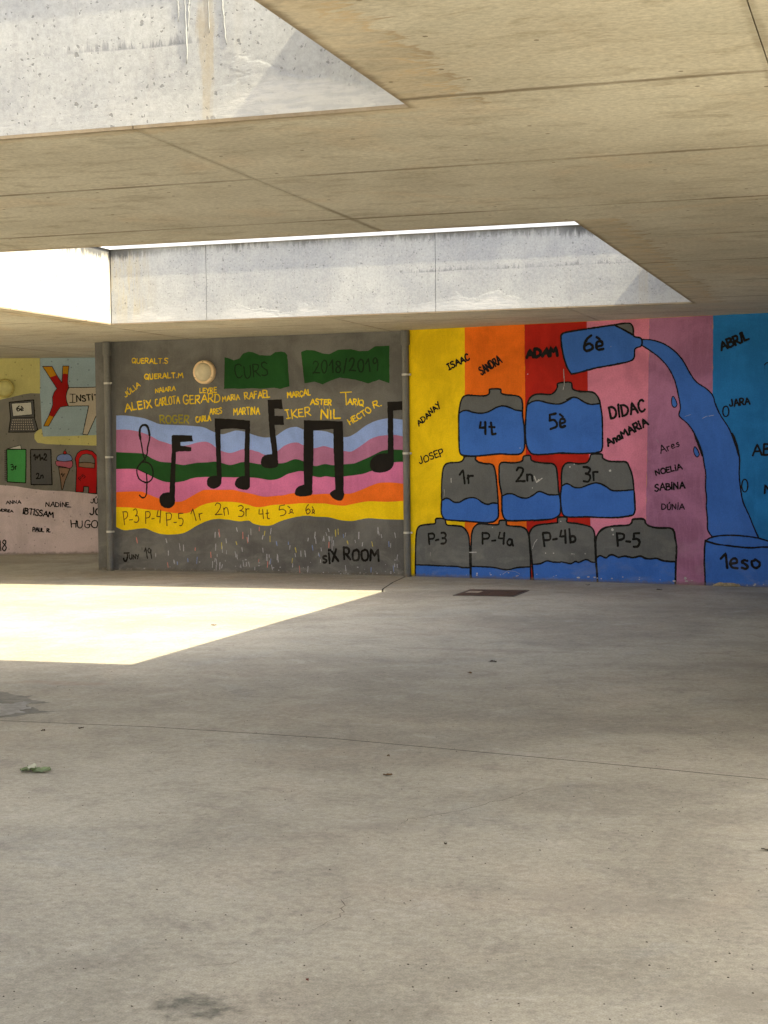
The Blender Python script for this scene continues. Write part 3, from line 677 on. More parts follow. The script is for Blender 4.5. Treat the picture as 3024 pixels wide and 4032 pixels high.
for t in (('QUERALT.S', (330, 415), (720, 418), 52, 8, 'C'), ('QUERALT.M', (472, 590), (885, 568), 55, 9, 'C'), ('JÚLIA', (262, 785), (425, 668), 52, 8, 'C'),
          ('NAiARA', (590, 738), (802, 712), 46, 8, 'C'), ('LEYRE', (1070, 738), (1252, 735), 50, 8, 'C'), ('ALEiX', (258, 942), (548, 895), 78, 11, 'C'),
          ('CARLOTA', (588, 882), (852, 852), 80, 9, 'C'), ('GERARD', (893, 862), (1290, 838), 88, 10, 'C'), ('MARIA', (1318, 830), (1503, 808), 56, 8, 'C'),
          ('ARES', (1178, 970), (1312, 962), 58, 8, 'C'), ('CARLA', (1030, 1058), (1188, 1040), 56, 10, 'C'),
          ('RAFAEL', (965, 1572), (1063, 1564), 27, 3.5, 'P'), ('MARTINA', (921, 1634), (1022, 1631), 26, 3.2, 'P'),
          ('MARÇAL', (333, 722), (560, 692), 54, 9, 'E'), ('ASTER', (562, 785), (765, 792), 52, 10, 'E'), ('ARiQ', (928, 782), (1082, 795), 56, 9, 'E'),
          ('ÌKER', (328, 930), (562, 895), 84, 9, 'E'), ('NIL', (664, 928), (850, 922), 84, 12, 'E'), ('HECTO', (952, 985), (1165, 860), 60, 9, 'E'), ('R.', (1190, 822), (1262, 795), 60, 9, 'E')):
    write(CW, t[0], t[1], t[2], t[3], t[4], M_yl2, YO, name='painted_name', reg=t[5], jit=.04)
I = Ink(CW, YO); I.stroke(R('E 855,668 965,662'), .012); I.stroke(R('E 908,668 915,790'), .014); I.stroke(R('E 690,790 698,832'), .004); I.stroke(R('E 745,800 750,845'), .004)
I.stroke(R('E 645,795 648,815'), .004); I.stroke(R('E 1010,795 1012,812'), .004); I.done('painted_name', M_yl2)
write(CW, 'ROGER', (642, 1065), (945, 1068), 82, 12, M_yl3, YO, name='painted_name', reg='C')
for t in (('P-3', (248, 795), (405, 775), 145, 9, 'D'), ('P-4', (483, 775), (645, 780), 135, 9, 'D'), ('P-5', (712, 805), (892, 802), 130, 9, 'D'), ('1r', (992, 752), (1115, 728), 125, 9, 'D'),
          ('2n', (1240, 690), (1388, 678), 125, 9, 'D'), ('3r', (1490, 700), (1612, 695), 125, 9, 'D'), ('4t', (50, 665), (158, 660), 100, 8, 'F'), ('5l', (258, 632), (398, 612), 105, 8, 'F'), ('6l', (520, 610), (602, 606), 88, 8, 'F')):
    write(CW, t[0], t[1], t[2], t[3], t[4], M_brn, YO, name='class_label', reg=t[5])
write(CW, 'UNY', (307, 1168), (412, 1160), 50, 10, M_blk, YO, reg='D')
I = Ink(CW, YO); I.stroke(R('D 248,1100 300,1098'), .024); I.stroke(catmull(R('D 282,1100 284,1140 270,1182 250,1185 242,1160')), .026); I.stroke(R('D 440,1038 442,1062'), .006); I.done('lettering', M_blk)
write(CW, '19', (480, 1155), (548, 1150), 112, 10, M_blk, YO, reg='D')
write(CW, 'siX', (690, 1100), (835, 1078), 118, 18, M_blk, YO, reg='F')
write(CW, 'ROOM', (895, 1065), (1235, 1080), 112, 18, M_blk, YO, reg='F')

# ---------------- right wall: water bottle mural
rw_l = (-5.78, 19.085); rw_r = (-1.356, 18.30)
M_y2 = mat_paint('yellow stripe paint', (222, 188, 2), .10, .5)
RW = Wall('bottle_mural_wall', rw_l, rw_r, .02, 3.5, .3, M_y2, 'wall of upright rainbow stripes with painted stacked water bottles, right of the music mural')
M_o2 = mat_paint('orange stripe paint', (222, 104, 14), .10, .3); M_r2 = mat_paint('red stripe paint', (168, 26, 12), .12, .3)
M_p2 = mat_paint('rose stripe paint', (202, 122, 150), .10, .3); M_v2 = mat_paint('purple stripe paint', (158, 106, 142), .13, .5, streak=.35)
M_b2 = mat_paint('sky blue stripe paint', (28, 112, 180), .09, .3); M_wat = mat_paint('bottle water blue paint', (54, 102, 186), .06, .5)
M_gb = mat_paint('grey bottle paint', (94, 96, 98), .08, .9); M_out = mat_paint('black outline paint', (14, 13, 14), .12, .3)
def stripe(name, xt0, xb0, xt1, xb1, mt, off):
    fill(RW, name, [(xt0, 1200), (xt1, 1200), (xt1+(xb1-xt1)*.5, 1780), (xb1, 2360), (xb0, 2360), (xt0+(xb0-xt0)*.5, 1780)], mt, off, jit=.0015)
stripe('orange_stripe', 1830, 1831, 2064, 2076, M_o2, .0010); stripe('red_stripe', 2064, 2076, 2309, 2330, M_r2, .0010)
stripe('rose_stripe', 2309, 2330, 2558, 2538, M_p2, .0010); stripe('purple_stripe', 2558, 2538, 2808, 2800, M_v2, .0010)
stripe('blue_stripe', 2808, 2800, 4600, 4600, M_b2, .0010)
OUTW = .021
def bottle(name, outline, water, txt, full=False, waterfirst=None, ow=OUTW):
    o = R(outline)
    body = fill(RW, 'painted_bottle', o, M_gb, .0016, smooth=False, jit=.0005)
    wt = R(water)
    # water fill = outline below the water line
    a, b = RW.uv(wt[0]), RW.uv(wt[-1]); po = RW.path(o)
    wl_ = catmull(RW.path(wt), False, 5)
    ia = min(range(len(po)), key=lambda i: math.hypot(po[i][0]-a[0], po[i][1]-a[1])); ib = min(range(len(po)), key=lambda i: math.hypot(po[i][0]-b[0], po[i][1]-b[1]))
    n = len(po)
    def walk(i, j):
        r = []; k = i
        while True:
            r.append(po[k]);
            if k == j: break
            k = (k+1) % n
        return r
    c1 = walk(ib, ia); c2 = list(reversed(walk(ia, ib)))
    low = c1 if sum(p[1] for p in c1)/len(c1) < sum(p[1] for p in c2)/len(c2) else c2
    low = [p for p in low if p[1] < max(a[1], b[1])+.0]
    fill(RW, 'painted_water', wl_+low, M_wat, .0020, parent=body, raw=True, jit=.0003)
    floorcut = min(p[1] for p in po) < .03
    I = Ink(RW, .0024); I.stroke(catmull(po, not floorcut, 4), ow, raw=True, closed=not floorcut)
    I.stroke(wl_, ow*.9, raw=True); I.done('outline', M_out, body)
    for t in txt: write(RW, t[0], t[1], t[2], t[3], t[4], M_out, .0034, parent=body, reg=t[5])
    return body
bottle('b', 'G 512,1350 495,1300 490,1150 490,980 505,870 530,815 570,797 650,800 720,803 765,790 778,765 780,740 877,740 885,775 930,793 1020,800 1070,825 1085,880 1085,980 1100,1100 1105,1250 1095,1310 1060,1345 980,1350 870,1345 760,1355 650,1365 560,1362',
       'G 493,965 530,942 570,940 630,958 700,965 770,950 840,912 900,897 960,910 1020,935 1085,945', [('4t', (682, 1162), (830, 1158), 120, 19, 'G')])
bottle('b', 'G 1120,1250 1112,1150 1115,1000 1125,900 1150,830 1190,795 1250,785 1340,790 1385,765 1410,720 1418,685 J 95,575 110,625 160,645 250,650 290,665 315,700 330,750 345,850 348,1000 345,1100 310,1130 180,1140 0,1136 G 1350,1345 1200,1350 1150,1320',
       'G 1128,885 1180,855 1240,848 1330,870 1420,880 1480,860 1540,825 J 60,715 110,695 150,700 210,735 260,750 330,742', [('5è', (1345, 1112), (1495, 1090), 135, 19, 'G')])
bottle('b', 'H 385,520 385,350 395,220 410,160 450,122 560,112 610,95 630,60 632,48 750,48 752,80 790,110 860,125 920,130 955,160 975,250 990,400 1000,560 1005,680 990,725 940,760 840,768 680,755 520,745 430,735 395,700 380,640',
       'H 385,530 430,503 470,512 520,545 580,545 640,512 710,495 770,508 830,550 890,570 940,555 1000,560', [('1r', (585, 338), (725, 336), 145, 19, 'H')])
bottle('b', 'H 1040,470 1015,330 1010,200 1020,130 1060,112 1160,118 1230,110 1265,90 1280,45 1350,40 1360,85 1400,105 1500,120 1590,125 1630,165 1645,250 1659,430 I 283,500 285,620 260,670 200,700 100,710 0,718 H 1500,738 1300,745 1130,748 1075,730 1045,660 1040,560',
       'H 1042,480 1100,455 1160,458 1230,490 1310,502 1380,470 1440,430 1490,440 1540,462 1600,466 1662,465', [('2n', (1200, 320), (1380, 318), 145, 20, 'H')])
bottle('b', 'I 295,370 295,250 305,170 340,120 390,110 480,122 560,110 590,70 610,25 715,22 730,65 790,95 880,100 970,105 1000,145 1035,240 1050,350 1060,480 1065,600 1050,650 1010,668 880,685 700,685 560,678 430,682 340,675 305,640 290,560 285,460',
       'I 295,360 340,332 380,340 430,370 500,372 570,345 640,325 700,330 760,360 820,400 900,405 1050,395', [('3r', (530, 298), (680, 290), 145, 19, 'I')])
bottle('b', 'H 98,1380 100,1100 108,900 130,820 180,795 260,785 315,775 325,725 415,730 440,790 520,800 600,810 650,850 680,920 690,1050 692,1200 700,1390',
       'H 99,1228 250,1232 400,1240 540,1245 620,1258 694,1258', [('P-3', (242, 1000), (435, 1000), 122, 18, 'H')])
bottle('b', 'H 708,1390 705,1150 708,950 720,860 750,805 800,780 900,788 1000,790 1015,748 1085,748 1095,795 1180,808 1260,815 1310,850 1335,920 1345,1050 1352,1200 1355,1390',
       'H 706,1245 860,1250 960,1258 1040,1275 1120,1280 1210,1258 1353,1250', [('P-4a', (830, 1000), (1165, 1012), 122, 18, 'H')])
bottle('b', 'H 1388,1430 1365,1150 1345,980 1340,890 1370,830 1430,795 1560,778 1640,770 I 255,740 262,685 350,685 355,735 440,745 540,765 610,790 640,850 645,950 655,1150 674,1390',
       'H 1375,1222 1460,1215 1530,1185 1600,1198 1670,1200 I 300,1150 390,1168 440,1145 480,1155 550,1125 610,1150 655,1155', [('P-4b', (107, 968), (445, 945), 130, 19, 'I')])
bottle('b', 'I 674,1360 657,1100 652,940 670,870 720,810 790,782 900,770 990,765 1030,740 1045,705 1155,703 1180,750 1230,780 1320,795 1430,795 1470,825 1485,900 1500,1000 1492,1200 1486,1420',
       'I 657,1110 700,1085 760,1108 800,1080 840,1078 890,1102 960,1090 1040,1105 1120,1090 1170,1112 1230,1120 1290,1112 1370,1140 1494,1148', [('P-5', (885, 990), (1112, 988), 140, 20, 'I')], ow=.024)
# the tilted bottle, the stream and the cup
o6 = R('J 95,500 60,440 30,330 18,230 25,195 60,178 200,155 400,125 540,105 580,120 592,160 597,210 655,228 655,285 605,310 600,370 570,405 440,435 300,460 180,492 110,508')
b6 = fill(RW, 'painted_bottle', o6, M_wat, .0016, jit=.0005)
fill(RW, 'air_corner', R('J 445,122 540,105 580,120 592,160 594,202 520,160'), M_gb, .0020, parent=b6, jit=.0004)
I = Ink(RW, .0024); I.stroke(catmull(RW.path(o6), True, 4), OUTW, raw=True, closed=True); I.stroke(R('J 445,122 520,160 594,202'), OUTW); I.done('outline', M_out, b6)
write(RW, '6è', (205, 332), (352, 318), 122, 17, M_out, .0034, parent=b6, reg='J')
up_e = R('J 657,235 740,240 830,268 910,320 980,395 1040,500 1090,570 1170,625 1222,680 1240,740 1280,830 1350,940 1390,1040 1430,1165 K 1215,80 1275,230 1305,400 1300,600 1320,780 1350,940 1430,1120 1490,1270 1540,1380')
lo_e = R('J 657,280 720,320 800,380 870,460 920,560 950,680 965,780 955,840 1020,900 1070,970 1110,1060 1140,1160 K 740,90 800,210 840,330 865,470 885,600 880,750 895,900 890,1000 905,1150 905,1270 930,1330 960,1365')
st = fill(RW, 'painted_stream', up_e+list(reversed(lo_e)), M_wat, .0016, jit=.0006)
I = Ink(RW, .0024); I.stroke(catmull(RW.path(up_e), False, 4), .016, raw=True); I.stroke(catmull(RW.path(lo_e), False, 4), .016, raw=True); I.done('outline', M_out, st)
cup_top = R('K 885,1418 960,1378 1080,1357 1250,1355 1400,1368 1540,1390 1680,1432 1800,1475 1900,1520')
cup_low = R('K 885,1425 1000,1460 1150,1482 1300,1500 1450,1510 1600,1500 1750,1510 1900,1522')
cup = fill(RW, 'painted_cup', cup_top+R('K 1905,1900 1900,2200 880,2200 875,1880 865,1700 870,1500'), M_wat, .0019, jit=.0005)
I = Ink(RW, .0026); I.stroke(catmull(RW.path(cup_top), False, 4), .018, raw=True); I.stroke(catmull(RW.path(cup_low), False, 4), .022, raw=True)
I.stroke(R('K 880,1415 870,1500 865,1700 875,1880 880,2100'), .020); I.stroke(R('K 1900,1520 1905,2100'), .02); I.done('outline', M_out, cup)
write(RW, '1eso', (1080, 1765), (1550, 1765), 185, 26, M_out, .0036, parent=cup, reg='K')
for s_ in ('J 905,685 928,715 938,748 930,768 912,772 898,752 895,720', 'J 1080,1085 1102,1112 1114,1145 1106,1162 1092,1165 1076,1142 1070,1112'):
    d_ = fill(RW, 'painted_drop', R(s_), M_wat, .0016, smooth=True, jit=.0003); I = Ink(RW, .0024); I.stroke(catmull(RW.path(R(s_)), True, 4), .012, raw=True, closed=True); I.done('outline', M_out, d_)
I = Ink(RW, .0024)
for reg, cx_, cy_, rx_, ry_ in (('J', 1325, 805, 24, 42), ('K', 1370, 735, 38, 80)):
    ox, oy, k = RG[reg]; I.stroke([(ox+k*(cx_+rx_*math.cos(a*.4189)), oy+k*(cy_+ry_*math.sin(a*.4189))) for a in range(15)], .016, closed=True)
I.done('painted_drop', M_out)
NO2 = .0040
for t in (('ÌSAAC', (400, 560), (592, 462), 58, 12, 'G'), ('SANDRA', (705, 608), (893, 490), 78, 12, 'G'), ('ADAM', (1125, 442), (1410, 428), 72, 24, 'G'), ('ADANAY', (122, 1085), (325, 900), 52, 10, 'G'),
          ('DÍDAC', (415, 860), (685, 800), 88, 15, 'J'), ('AnaMARiA', (395, 1080), (708, 910), 58, 13, 'J'), ('Ares', (812, 1138), (960, 1078), 56, 7, 'J'),
          ('NOELiA', (268, 608), (590, 528), 66, 14, 'K'), ('SABiNA', (252, 803), (622, 765), 84, 15, 'K'), ('DÚNiA', (335, 1030), (615, 1030), 72, 11, 'K'),
          ('ABRiL', (460, 730), (960, 545), 165, 34, 'M'), ('JARA', (620, 1752), (978, 1708), 122, 24, 'M'), ('ABEL', (1470, 355), (1900, 350), 130, 20, 'K'), ('NOA', (1620, 832), (1950, 825), 100, 18, 'K'), ('JOSEP', (1655, 1828), (1749, 1791), 26, 4, 'P')):
    write(RW, t[0], t[1], t[2], t[3], t[4], M_out, NO2, name='painted_name', reg=t[5], jit=.035)
I = Ink(RW, NO2); I.stroke(catmull(R('M 1250,1000 1280,965 1330,960 1400,980')), .012); I.stroke(R('M 1252,1000 1254,1070'), .004); I.done('lettering', M_out)
# chalk scrapes and splashes
M_chk = mat_paint('chalky scrape', (165, 165, 165), .2, 0, streak=.6)
I = Ink(RW, NO2)
for s_, w_ in (('H 690,1092 762,1090', .011), ('H 1425,950 1395,990 1375,1050', .008), ('H 488,285 490,330', .010), ('H 412,405 418,440 412,480', .006), ('J 1180,840 1140,860', .004), ('J 1230,835 1190,842', .004),
               ('H 1395,265 1420,330 1445,300', .014), ('H 1430,325 1480,285', .010), ('H 265,1090 262,1130', .004), ('J 1000,845 1050,830', .003), ('I 400,1065 435,1067', .008), ('K 270,160 300,200', .003), ('H 1050,1330 1110,1290 1190,1300 1240,1330', .003), ('J 40,470 42,540', .006), ('G 1470,560 1474,640 1476,700 1464,745', .006)):
    I.stroke(R(s_), w_, jit=.35)
for s_, r_ in (('I 805,195', .014), ('I 385,155', .010), ('I 830,812', .016), ('I 838,865', .010), ('I 545,1063', .009), ('K 630,1890', .016), ('G 1135,600', .007), ('G 1063,1290', .006), ('H 940,820', .007), ('I 290,725', .007), ('I 430,128', .007), ('J 415,292', .004), ('H 1375,390', .007), ('H 1518,1100', .008), ('H 1605,1100', .008)):
    I.dot(R(s_)[0], r_)
for _ in range(36):
    x = random.uniform(1640, 3010); yb = 2268+max(0, (x-2100)/924)**1.2*46; I.dot((x, yb-abs(random.gauss(0, 9))), random.uniform(.003, .010), sx=random.uniform(1, 2.2))
o = I.done('scrapes', M_chk); o['kind'] = 'stuff'
M_rend = mat_simple('broken render', (150, 138, 112), .95, 0, .35, 24, .8)
vs = []; ptsr = catmull(RW.path(R('K 960,1990 1000,1960 1060,1940 1130,1945 1210,1948 1290,1962 1330,1985 1380,2000 1400,2015 1300,2025 1100,2012 980,2005')), True, 3)
cxr = sum(p[0] for p in ptsr)/len(ptsr); czr = sum(p[1] for p in ptsr)/len(ptsr); g = Geo(); N = len(ptsr); rings = [(1.0, .003), (.8, .012), (.5, .009), (.2, .016)]
for f_, d_ in rings:
    for p in ptsr: g.v.append((cxr+(p[0]-cxr)*f_+random.gauss(0, .004), -(d_+random.uniform(0, .006)), max(.002, czr+(p[1]-czr)*f_+random.gauss(0, .003))))
for r_ in range(3):
    for k in range(N): g.f.append((r_*N+k, (r_+1)*N+k, (r_+1)*N+(k+1) % N, r_*N+(k+1) % N))
g.f.append(tuple(3*N+k for k in range(N)))
obj('broken_render', g.mesh('broken_render'), M_rend, RW.root)

# ---------------- left wall: institute mural
lw_l = (-13.31, 21.95); lw_r = (-11.89, 22.47)
M_lg = mat_paint('grey mural paint', (118, 116, 110), .08, .3, pocks=.6)
LW = Wall('school_mural_wall', lw_l, lw_r, 5.0, 1.6, .3, M_lg, 'set-back wall painted with laptop, notebook and ice cream, left of the grey pillar edge')
M_ly = mat_paint('straw yellow paint', (192, 186, 122), .06, pocks=.7); M_lb = mat_paint('grey blue paint', (150, 170, 180), .05, pocks=.7)
M_lp = mat_paint('dusty pink paint', (204, 188, 194), .08, .4, pocks=.5); M_lr = mat_paint('deep red paint', (150, 12, 10), .05)
M_lw = mat_paint('off white paint', (184, 174, 158), .05); M_lo = mat_paint('ochre paint', (182, 128, 10), .1); M_lgn = mat_paint('leaf green paint', (70, 150, 82), .06)
M_lbl = mat_paint('periwinkle paint', (110, 128, 180), .06); M_lpk = mat_paint('berry pink paint', (172, 92, 112), .06); M_lbr = mat_paint('cone brown paint', (138, 110, 90), .05); M_ldg = mat_paint('slate grey paint', (84, 84, 86), .05)
M_lpg = mat_paint('page white paint', (190, 190, 184), .05); M_lrd = mat_paint('bright red paint', (178, 20, 22), .06)
fill(LW, 'straw_field', R('A -1500,690 520,685 525,1160 400,1155 300,1170 200,1195 0,1240 -1500,1250'), M_ly, .0010)
fill(LW, 'straw_border', R('A 1400,1690 900,1705 560,1715 545,1618 490,1640 450,1690 450,1750 490,1800 600,1820 850,1830 1400,1842'), M_ly, .0010, smooth=False)
fill(LW, 'blue_field', R('A 525,600 1400,600 1400,1696 900,1715 565,1722 545,1600 525,1170'), M_lb, .0014)
fill(LW, 'pink_field', R('B -1500,690 0,695 200,710 400,745 600,768 850,775 1100,800 1400,835 1400,1700 -1500,1700'), M_lp, .0010)
def outl(fillobj, pts, w, W=LW, closed=True, off=.0026):
    I = Ink(W, off); I.stroke(W.path(pts), w, raw=True, closed=closed); return I.done('outline', M_out, fillobj)
wf = R('A 895,1082 1100,1080 1400,1072 1400,1200 1262,1440 1145,1700 1080,1695 1160,1320 895,1325 870,1260 862,1200 880,1120')
o = fill(LW, 'white_figure', wf, M_lw, .0018); outl(o, wf, .012)
I = Ink(LW, .0034)
I.stroke(R('A 915,1168 985,1168'), .012); I.stroke(R('A 950,1168 950,1276'), .012); I.stroke(R('A 912,1276 985,1278'), .012); I.done('lettering', M_out, o)
write(LW, 'NSTiTUT', (1005, 1262), (1420, 1232), 72, 13, M_out, .0034, parent=o, reg='A')
rf = R('A 555,805 680,805 745,925 810,1020 820,800 902,800 888,920 885,1020 900,1085 872,1140 862,1200 870,1260 895,1320 790,1335 745,1400 700,1470 635,1585 570,1585 640,1445 675,1350 690,1300 685,1210 710,1140 745,1095 650,950 600,870')
o = fill(LW, 'red_figure', rf, M_lr, .0019); outl(o, rf, .011)
for s_ in ('A 560,810 678,810 738,918 650,948', 'A 824,806 896,806 888,908 850,900 820,905', 'A 640,1445 700,1465 635,1580 575,1580'): fill(LW, 'ochre_tip', R(s_), M_lo, .0022, parent=o)
lp = R('A 120,1275 440,1243 448,1380 452,1480 495,1635 440,1662 115,1665 140,1480'); o = fill(LW, 'painted_laptop', lp, M_ldg, .0016); outl(o, lp, .016)
sc_ = R('A 150,1290 410,1272 420,1435 170,1458'); fill(LW, 'painted_screen', sc_, M_lpg, .0020, parent=o); outl(o, sc_, .010)
I = Ink(LW, .0030); I.stroke(R('A 140,1480 450,1470'), .010); I.done('outline', M_out, o)
I = Ink(LW, .0030)
for r_ in range(5):
    for c_ in range(10):
        y = 1503+31*r_; x0_ = 172-6*r_; x1_ = 408+8*r_; I.dot(R('A %f,%f' % (x0_+(x1_-x0_)*c_/9, y))[0], .009)
I.done('painted_keys', M_lpk if False else M_lw, o)
write(LW, '6è', (222, 1390), (308, 1386), 64, 11, M_out, .0034, parent=o, reg='A')
nb = R('B 88,232 340,230 340,450 335,668 200,662 95,655'); o = fill(LW, 'painted_notebook', nb, M_lgn, .0016); outl(o, nb, .015)
pg_ = R('B 95,222 270,175 278,228'); q = fill(LW, 'painted_page', pg_, M_lpg, .0014, parent=o); outl(o, pg_, .009)
I = Ink(LW, .0030)
for k in range(17): y = 240+k*24; I.stroke(R('B 92,%d 60,%d 64,%d 92,%d' % (y, y+4, y+12, y+10)), .005)
I.done('painted_spiral', M_out, o); write(LW, '3r', (148, 498), (225, 492), 74, 10, M_out, .0034, parent=o, reg='B')
bd = R('B 398,232 665,232 672,450 682,692 540,692 405,690'); o = fill(LW, 'painted_board', bd, M_ldg, .0016); outl(o, bd, .016)
write(LW, '1+1=2', (440, 372), (610, 368), 85, 13, M_out, .0034, parent=o, reg='B'); write(LW, '2n', (477, 612), (565, 606), 70, 11, M_out, .0034, parent=o, reg='B')
cone = R('B 765,460 915,480 850,640 820,755 805,755 790,620'); o = fill(LW, 'painted_ice_cream', cone, M_lbr, .0016); outl(o, cone, .011)
for s_, mt in (('B 740,382 728,410 745,445 800,455 860,465 910,480 945,450 950,410 932,380 840,388', M_lpk), ('B 748,372 745,330 780,300 850,288 910,300 940,340 935,375 840,388', M_lbl), ('B 828,292 835,255 860,253 868,290', M_lrd)):
    p = R(s_); fill(LW, 'painted_scoop', p, mt, .0021, parent=o, smooth=True); outl(o, catmull(p, True, 3), .010, off=.0030)
I = Ink(LW, .0034); I.stroke(R('B 845,252 862,225'), .008); I.done('painted_stalk', M_out, o); write(LW, '1r', (805, 592), (855, 580), 46, 8, M_out, .0036, parent=o, reg='B')
bp = R('B 990,785 1000,470 982,350 1010,280 1060,245 1130,235 1210,255 1265,310 1280,400 1270,490 1262,808 1155,800 1160,720 1095,715 1088,790'); o = fill(LW, 'painted_backpack', bp, M_lrd, .0016); outl(o, bp, .013)
wi = R('B 1030,405 1035,350 1075,300 1135,288 1200,305 1235,360 1238,415 1180,402 1100,397'); fill(LW, 'painted_window', wi, M_lg, .0021, parent=o); outl(o, wi, .009)
wi = R('B 1030,408 1100,400 1180,404 1238,418 1232,475 1130,470 1030,457'); fill(LW, 'painted_pocket', wi, M_lbr, .0021, parent=o); outl(o, wi, .009)
write(LW, 'P5', (1050, 640), (1118, 590), 48, 6, M_out, .0034, parent=o, reg='B')
for t in (('ANNA', (82, 945), (272, 938), 44, 8), ('NADiNE.', (600, 975), (930, 985), 60, 9), ('ANDREA', (-60, 1035), (170, 1052), 32, 9), ('IBTISSAM', (300, 1070), (690, 1115), 74, 12), ('PAUL R.', (425, 1300), (655, 1312), 48, 11),
          ('HUGO', (928, 1250), (1272, 1256), 92, 11), ('JÚLIA', (1185, 932), (1420, 935), 56, 10), ('JOAN', (1175, 1085), (1500, 1090), 92, 13), ('2018', (-170, 1555), (80, 1555), 140, 12)):
    write(LW, t[0], t[1], t[2], t[3], t[4], M_out, .0034, name='painted_name', reg='B')

# side wall added out of the frame to keep yard light off the right mural
g = Geo(); g.box(0, .3, 0, 9.4, 0, ZC-.001)
o = obj('added_side_wall', g.mesh('added_side_wall'), mat_paint('plain side wall paint', (150, 145, 135), .1, .5)); o.location = (2.1, 8.2, 0); tag(o, 'plain beige side wall added outside the view to keep yard light off the right mural', 'wall')

M_ren = mat_simple('cream bounce render', (222, 210, 184), .9, 0, .06, 2)
bl = tag(empty('bounce_block', (-30, 6, -.012)), 'added cream block bouncing sunlight under the roof, left of the view', 'added building')  # unseen block added to bounce sunlight in from the left
g = Geo(); g.box(-5, 5, -26, 26, 0, 7.4); obj('wall', g.mesh('wall'), M_ren, bl)
g = Geo(); g.box(-5.3, 5.3, -26.3, 26.3, 7.402, 7.7); obj('roof', g.mesh('roof'), M_roof, bl)
M_gl = mat_simple('dark window glass', (40, 48, 56), .08, 0, .05, 1, 0, .6)
fm = pm = None
for fl in (1.1, 4.6):
    for k in range(9):
        y = -22+5.5*k
        if fm is None:
            g = Geo(); g.box(0, .06, -.9, -.84, 0, 1.5); g.box(0, .06, .84, .9, 0, 1.5); g.box(0, .06, -.84, .84, 0, .06); g.box(0, .06, -.84, .84, 1.44, 1.5); g.box(0, .05, -.03, .03, .06, 1.44); fm = g.mesh('window')
            g = Geo(); g.box(.002, .02, -.84, -.03, .06, 1.44); g.box(.002, .02, .03, .84, .06, 1.44); pm = g.mesh('pane')
        w_ = obj('window', fm, M_zinc, bl); w_.location = (5.003, y, fl); obj('pane', pm, M_gl, w_)

# ------------------------------------------------------------------ downpipes
M_pipe = mat_paint('grey pipe paint', (108, 108, 106), .10, .3, rough=.45)
M_clip = mat_simple('pale metal clip', (180, 180, 176), .4, .3, .1, 40)
def downpipe(W, px_, py_, clips, label, r=.043):
    s_, z_ = W.uv((px_, py_)); base = W.a+W.d*s_+W.n*.075
    root = tag(empty('downpipe', base, W.rz), label, 'downpipe', 'downpipes at the ends of the music mural')
    g = Geo(); g.lathe([(r, 0), (r, .9), (r, 1.8), (r, ZC-.19)], 20); obj('pipe', g.mesh('pipe', True), M_pipe, root)
    g = Geo(); g.lathe([(r+.001, 0), (r+.012, .008), (r+.012, .165), (r+.008, .186)], 20, (0, 0, ZC-.19)); obj('socket', g.mesh('socket', True), M_pipe, root)
    g = Geo(); g.lathe([(r+.01, -.003), (r+.016, .006), (r+.006, .018)], 16, (0, 0, 0)); obj('foot_seal', g.mesh('foot_seal', True), M_pipe, root)
    for y in clips:
        z = W.uv((px_, y))[1]; g = Geo(); g.lathe([(r+.001, -.013), (r+.005, -.012), (r+.005, .012), (r+.001, .013)], 20, (0, 0, z))
        c = obj('clip', g.mesh('clip'), M_clip, root)
        g = Geo(); g.box(r+.002, r+.024, -.010, .010, z-.011, z+.011); obj('clip_screw', g.mesh('clip_screw'), M_clip, c)
        g = Geo(); g.box(-.012, .012, r-.004, .0735, z-.008, z+.008); obj('clip_arm', g.mesh('clip_arm'), M_clip, c)
downpipe(CW, 440, 1850, (1510, 1800, 2092), 'grey painted downpipe at the left end of the music mural')
downpipe(CW, 1609, 1850, (1476, 1785, 2096), 'grey painted downpipe between the music mural and the rainbow stripes')

# ------------------------------------------------------------------ wall lights
M_lens = mat_simple('dusty opal lens', (200, 188, 160), .35, 0, .12, 9); M_body = mat_simple('cream lamp body', (228, 200, 160), .45, 0, .08, 20); M_scr = mat_simple('rusty screw', (96, 66, 44), .8)
M_lensY = mat_simple('lens smeared with straw paint', (190, 184, 120), .5, 0, .12, 12); M_bodyY = mat_simple('straw painted lamp body', (170, 158, 88), .6, 0, .1, 20)
def wall_light(W, px_, py_, rad, label, mb, ml):
    s_, z_ = W.uv((px_, py_)); p = W.a+W.d*s_+W.n*.004; p.z = z_
    root = tag(empty('wall_light', p, W.rz), label, 'wall lamp', 'round wall lamps on the murals')
    g = Geo(); g.lathe([(rad, 0), (rad, .045), (rad*.96, .062), (rad*.80, .070), (rad*.78, .066)], 40, axis='y'); obj('housing', g.mesh('housing', True), mb, root)
    g = Geo(); g.lathe([(rad*.79, .064), (rad*.74, .082), (rad*.60, .102), (rad*.38, .116), (rad*.15, .121), (0.001, .122)], 40, axis='y'); obj('lens', g.mesh('lens', True), ml, root)
    for a in (60, 180, 300):
        g = Geo(); g.lathe([(.006, .066), (.005, .0725), (.0005, .073)], 8, (rad*.885*math.cos(math.radians(a+30)), 0, rad*.885*math.sin(math.radians(a+30))), 'y'); obj('screw', g.mesh('screw'), M_scr, root)
wall_light(CW, 809, 1466, .155, 'round cream wall lamp above the yellow names on the grey music mural', M_body, M_lens)
wall_light(LW, 20, 1529, .148, 'round wall lamp painted straw yellow, over the painted laptop', M_bodyY, M_lensY)

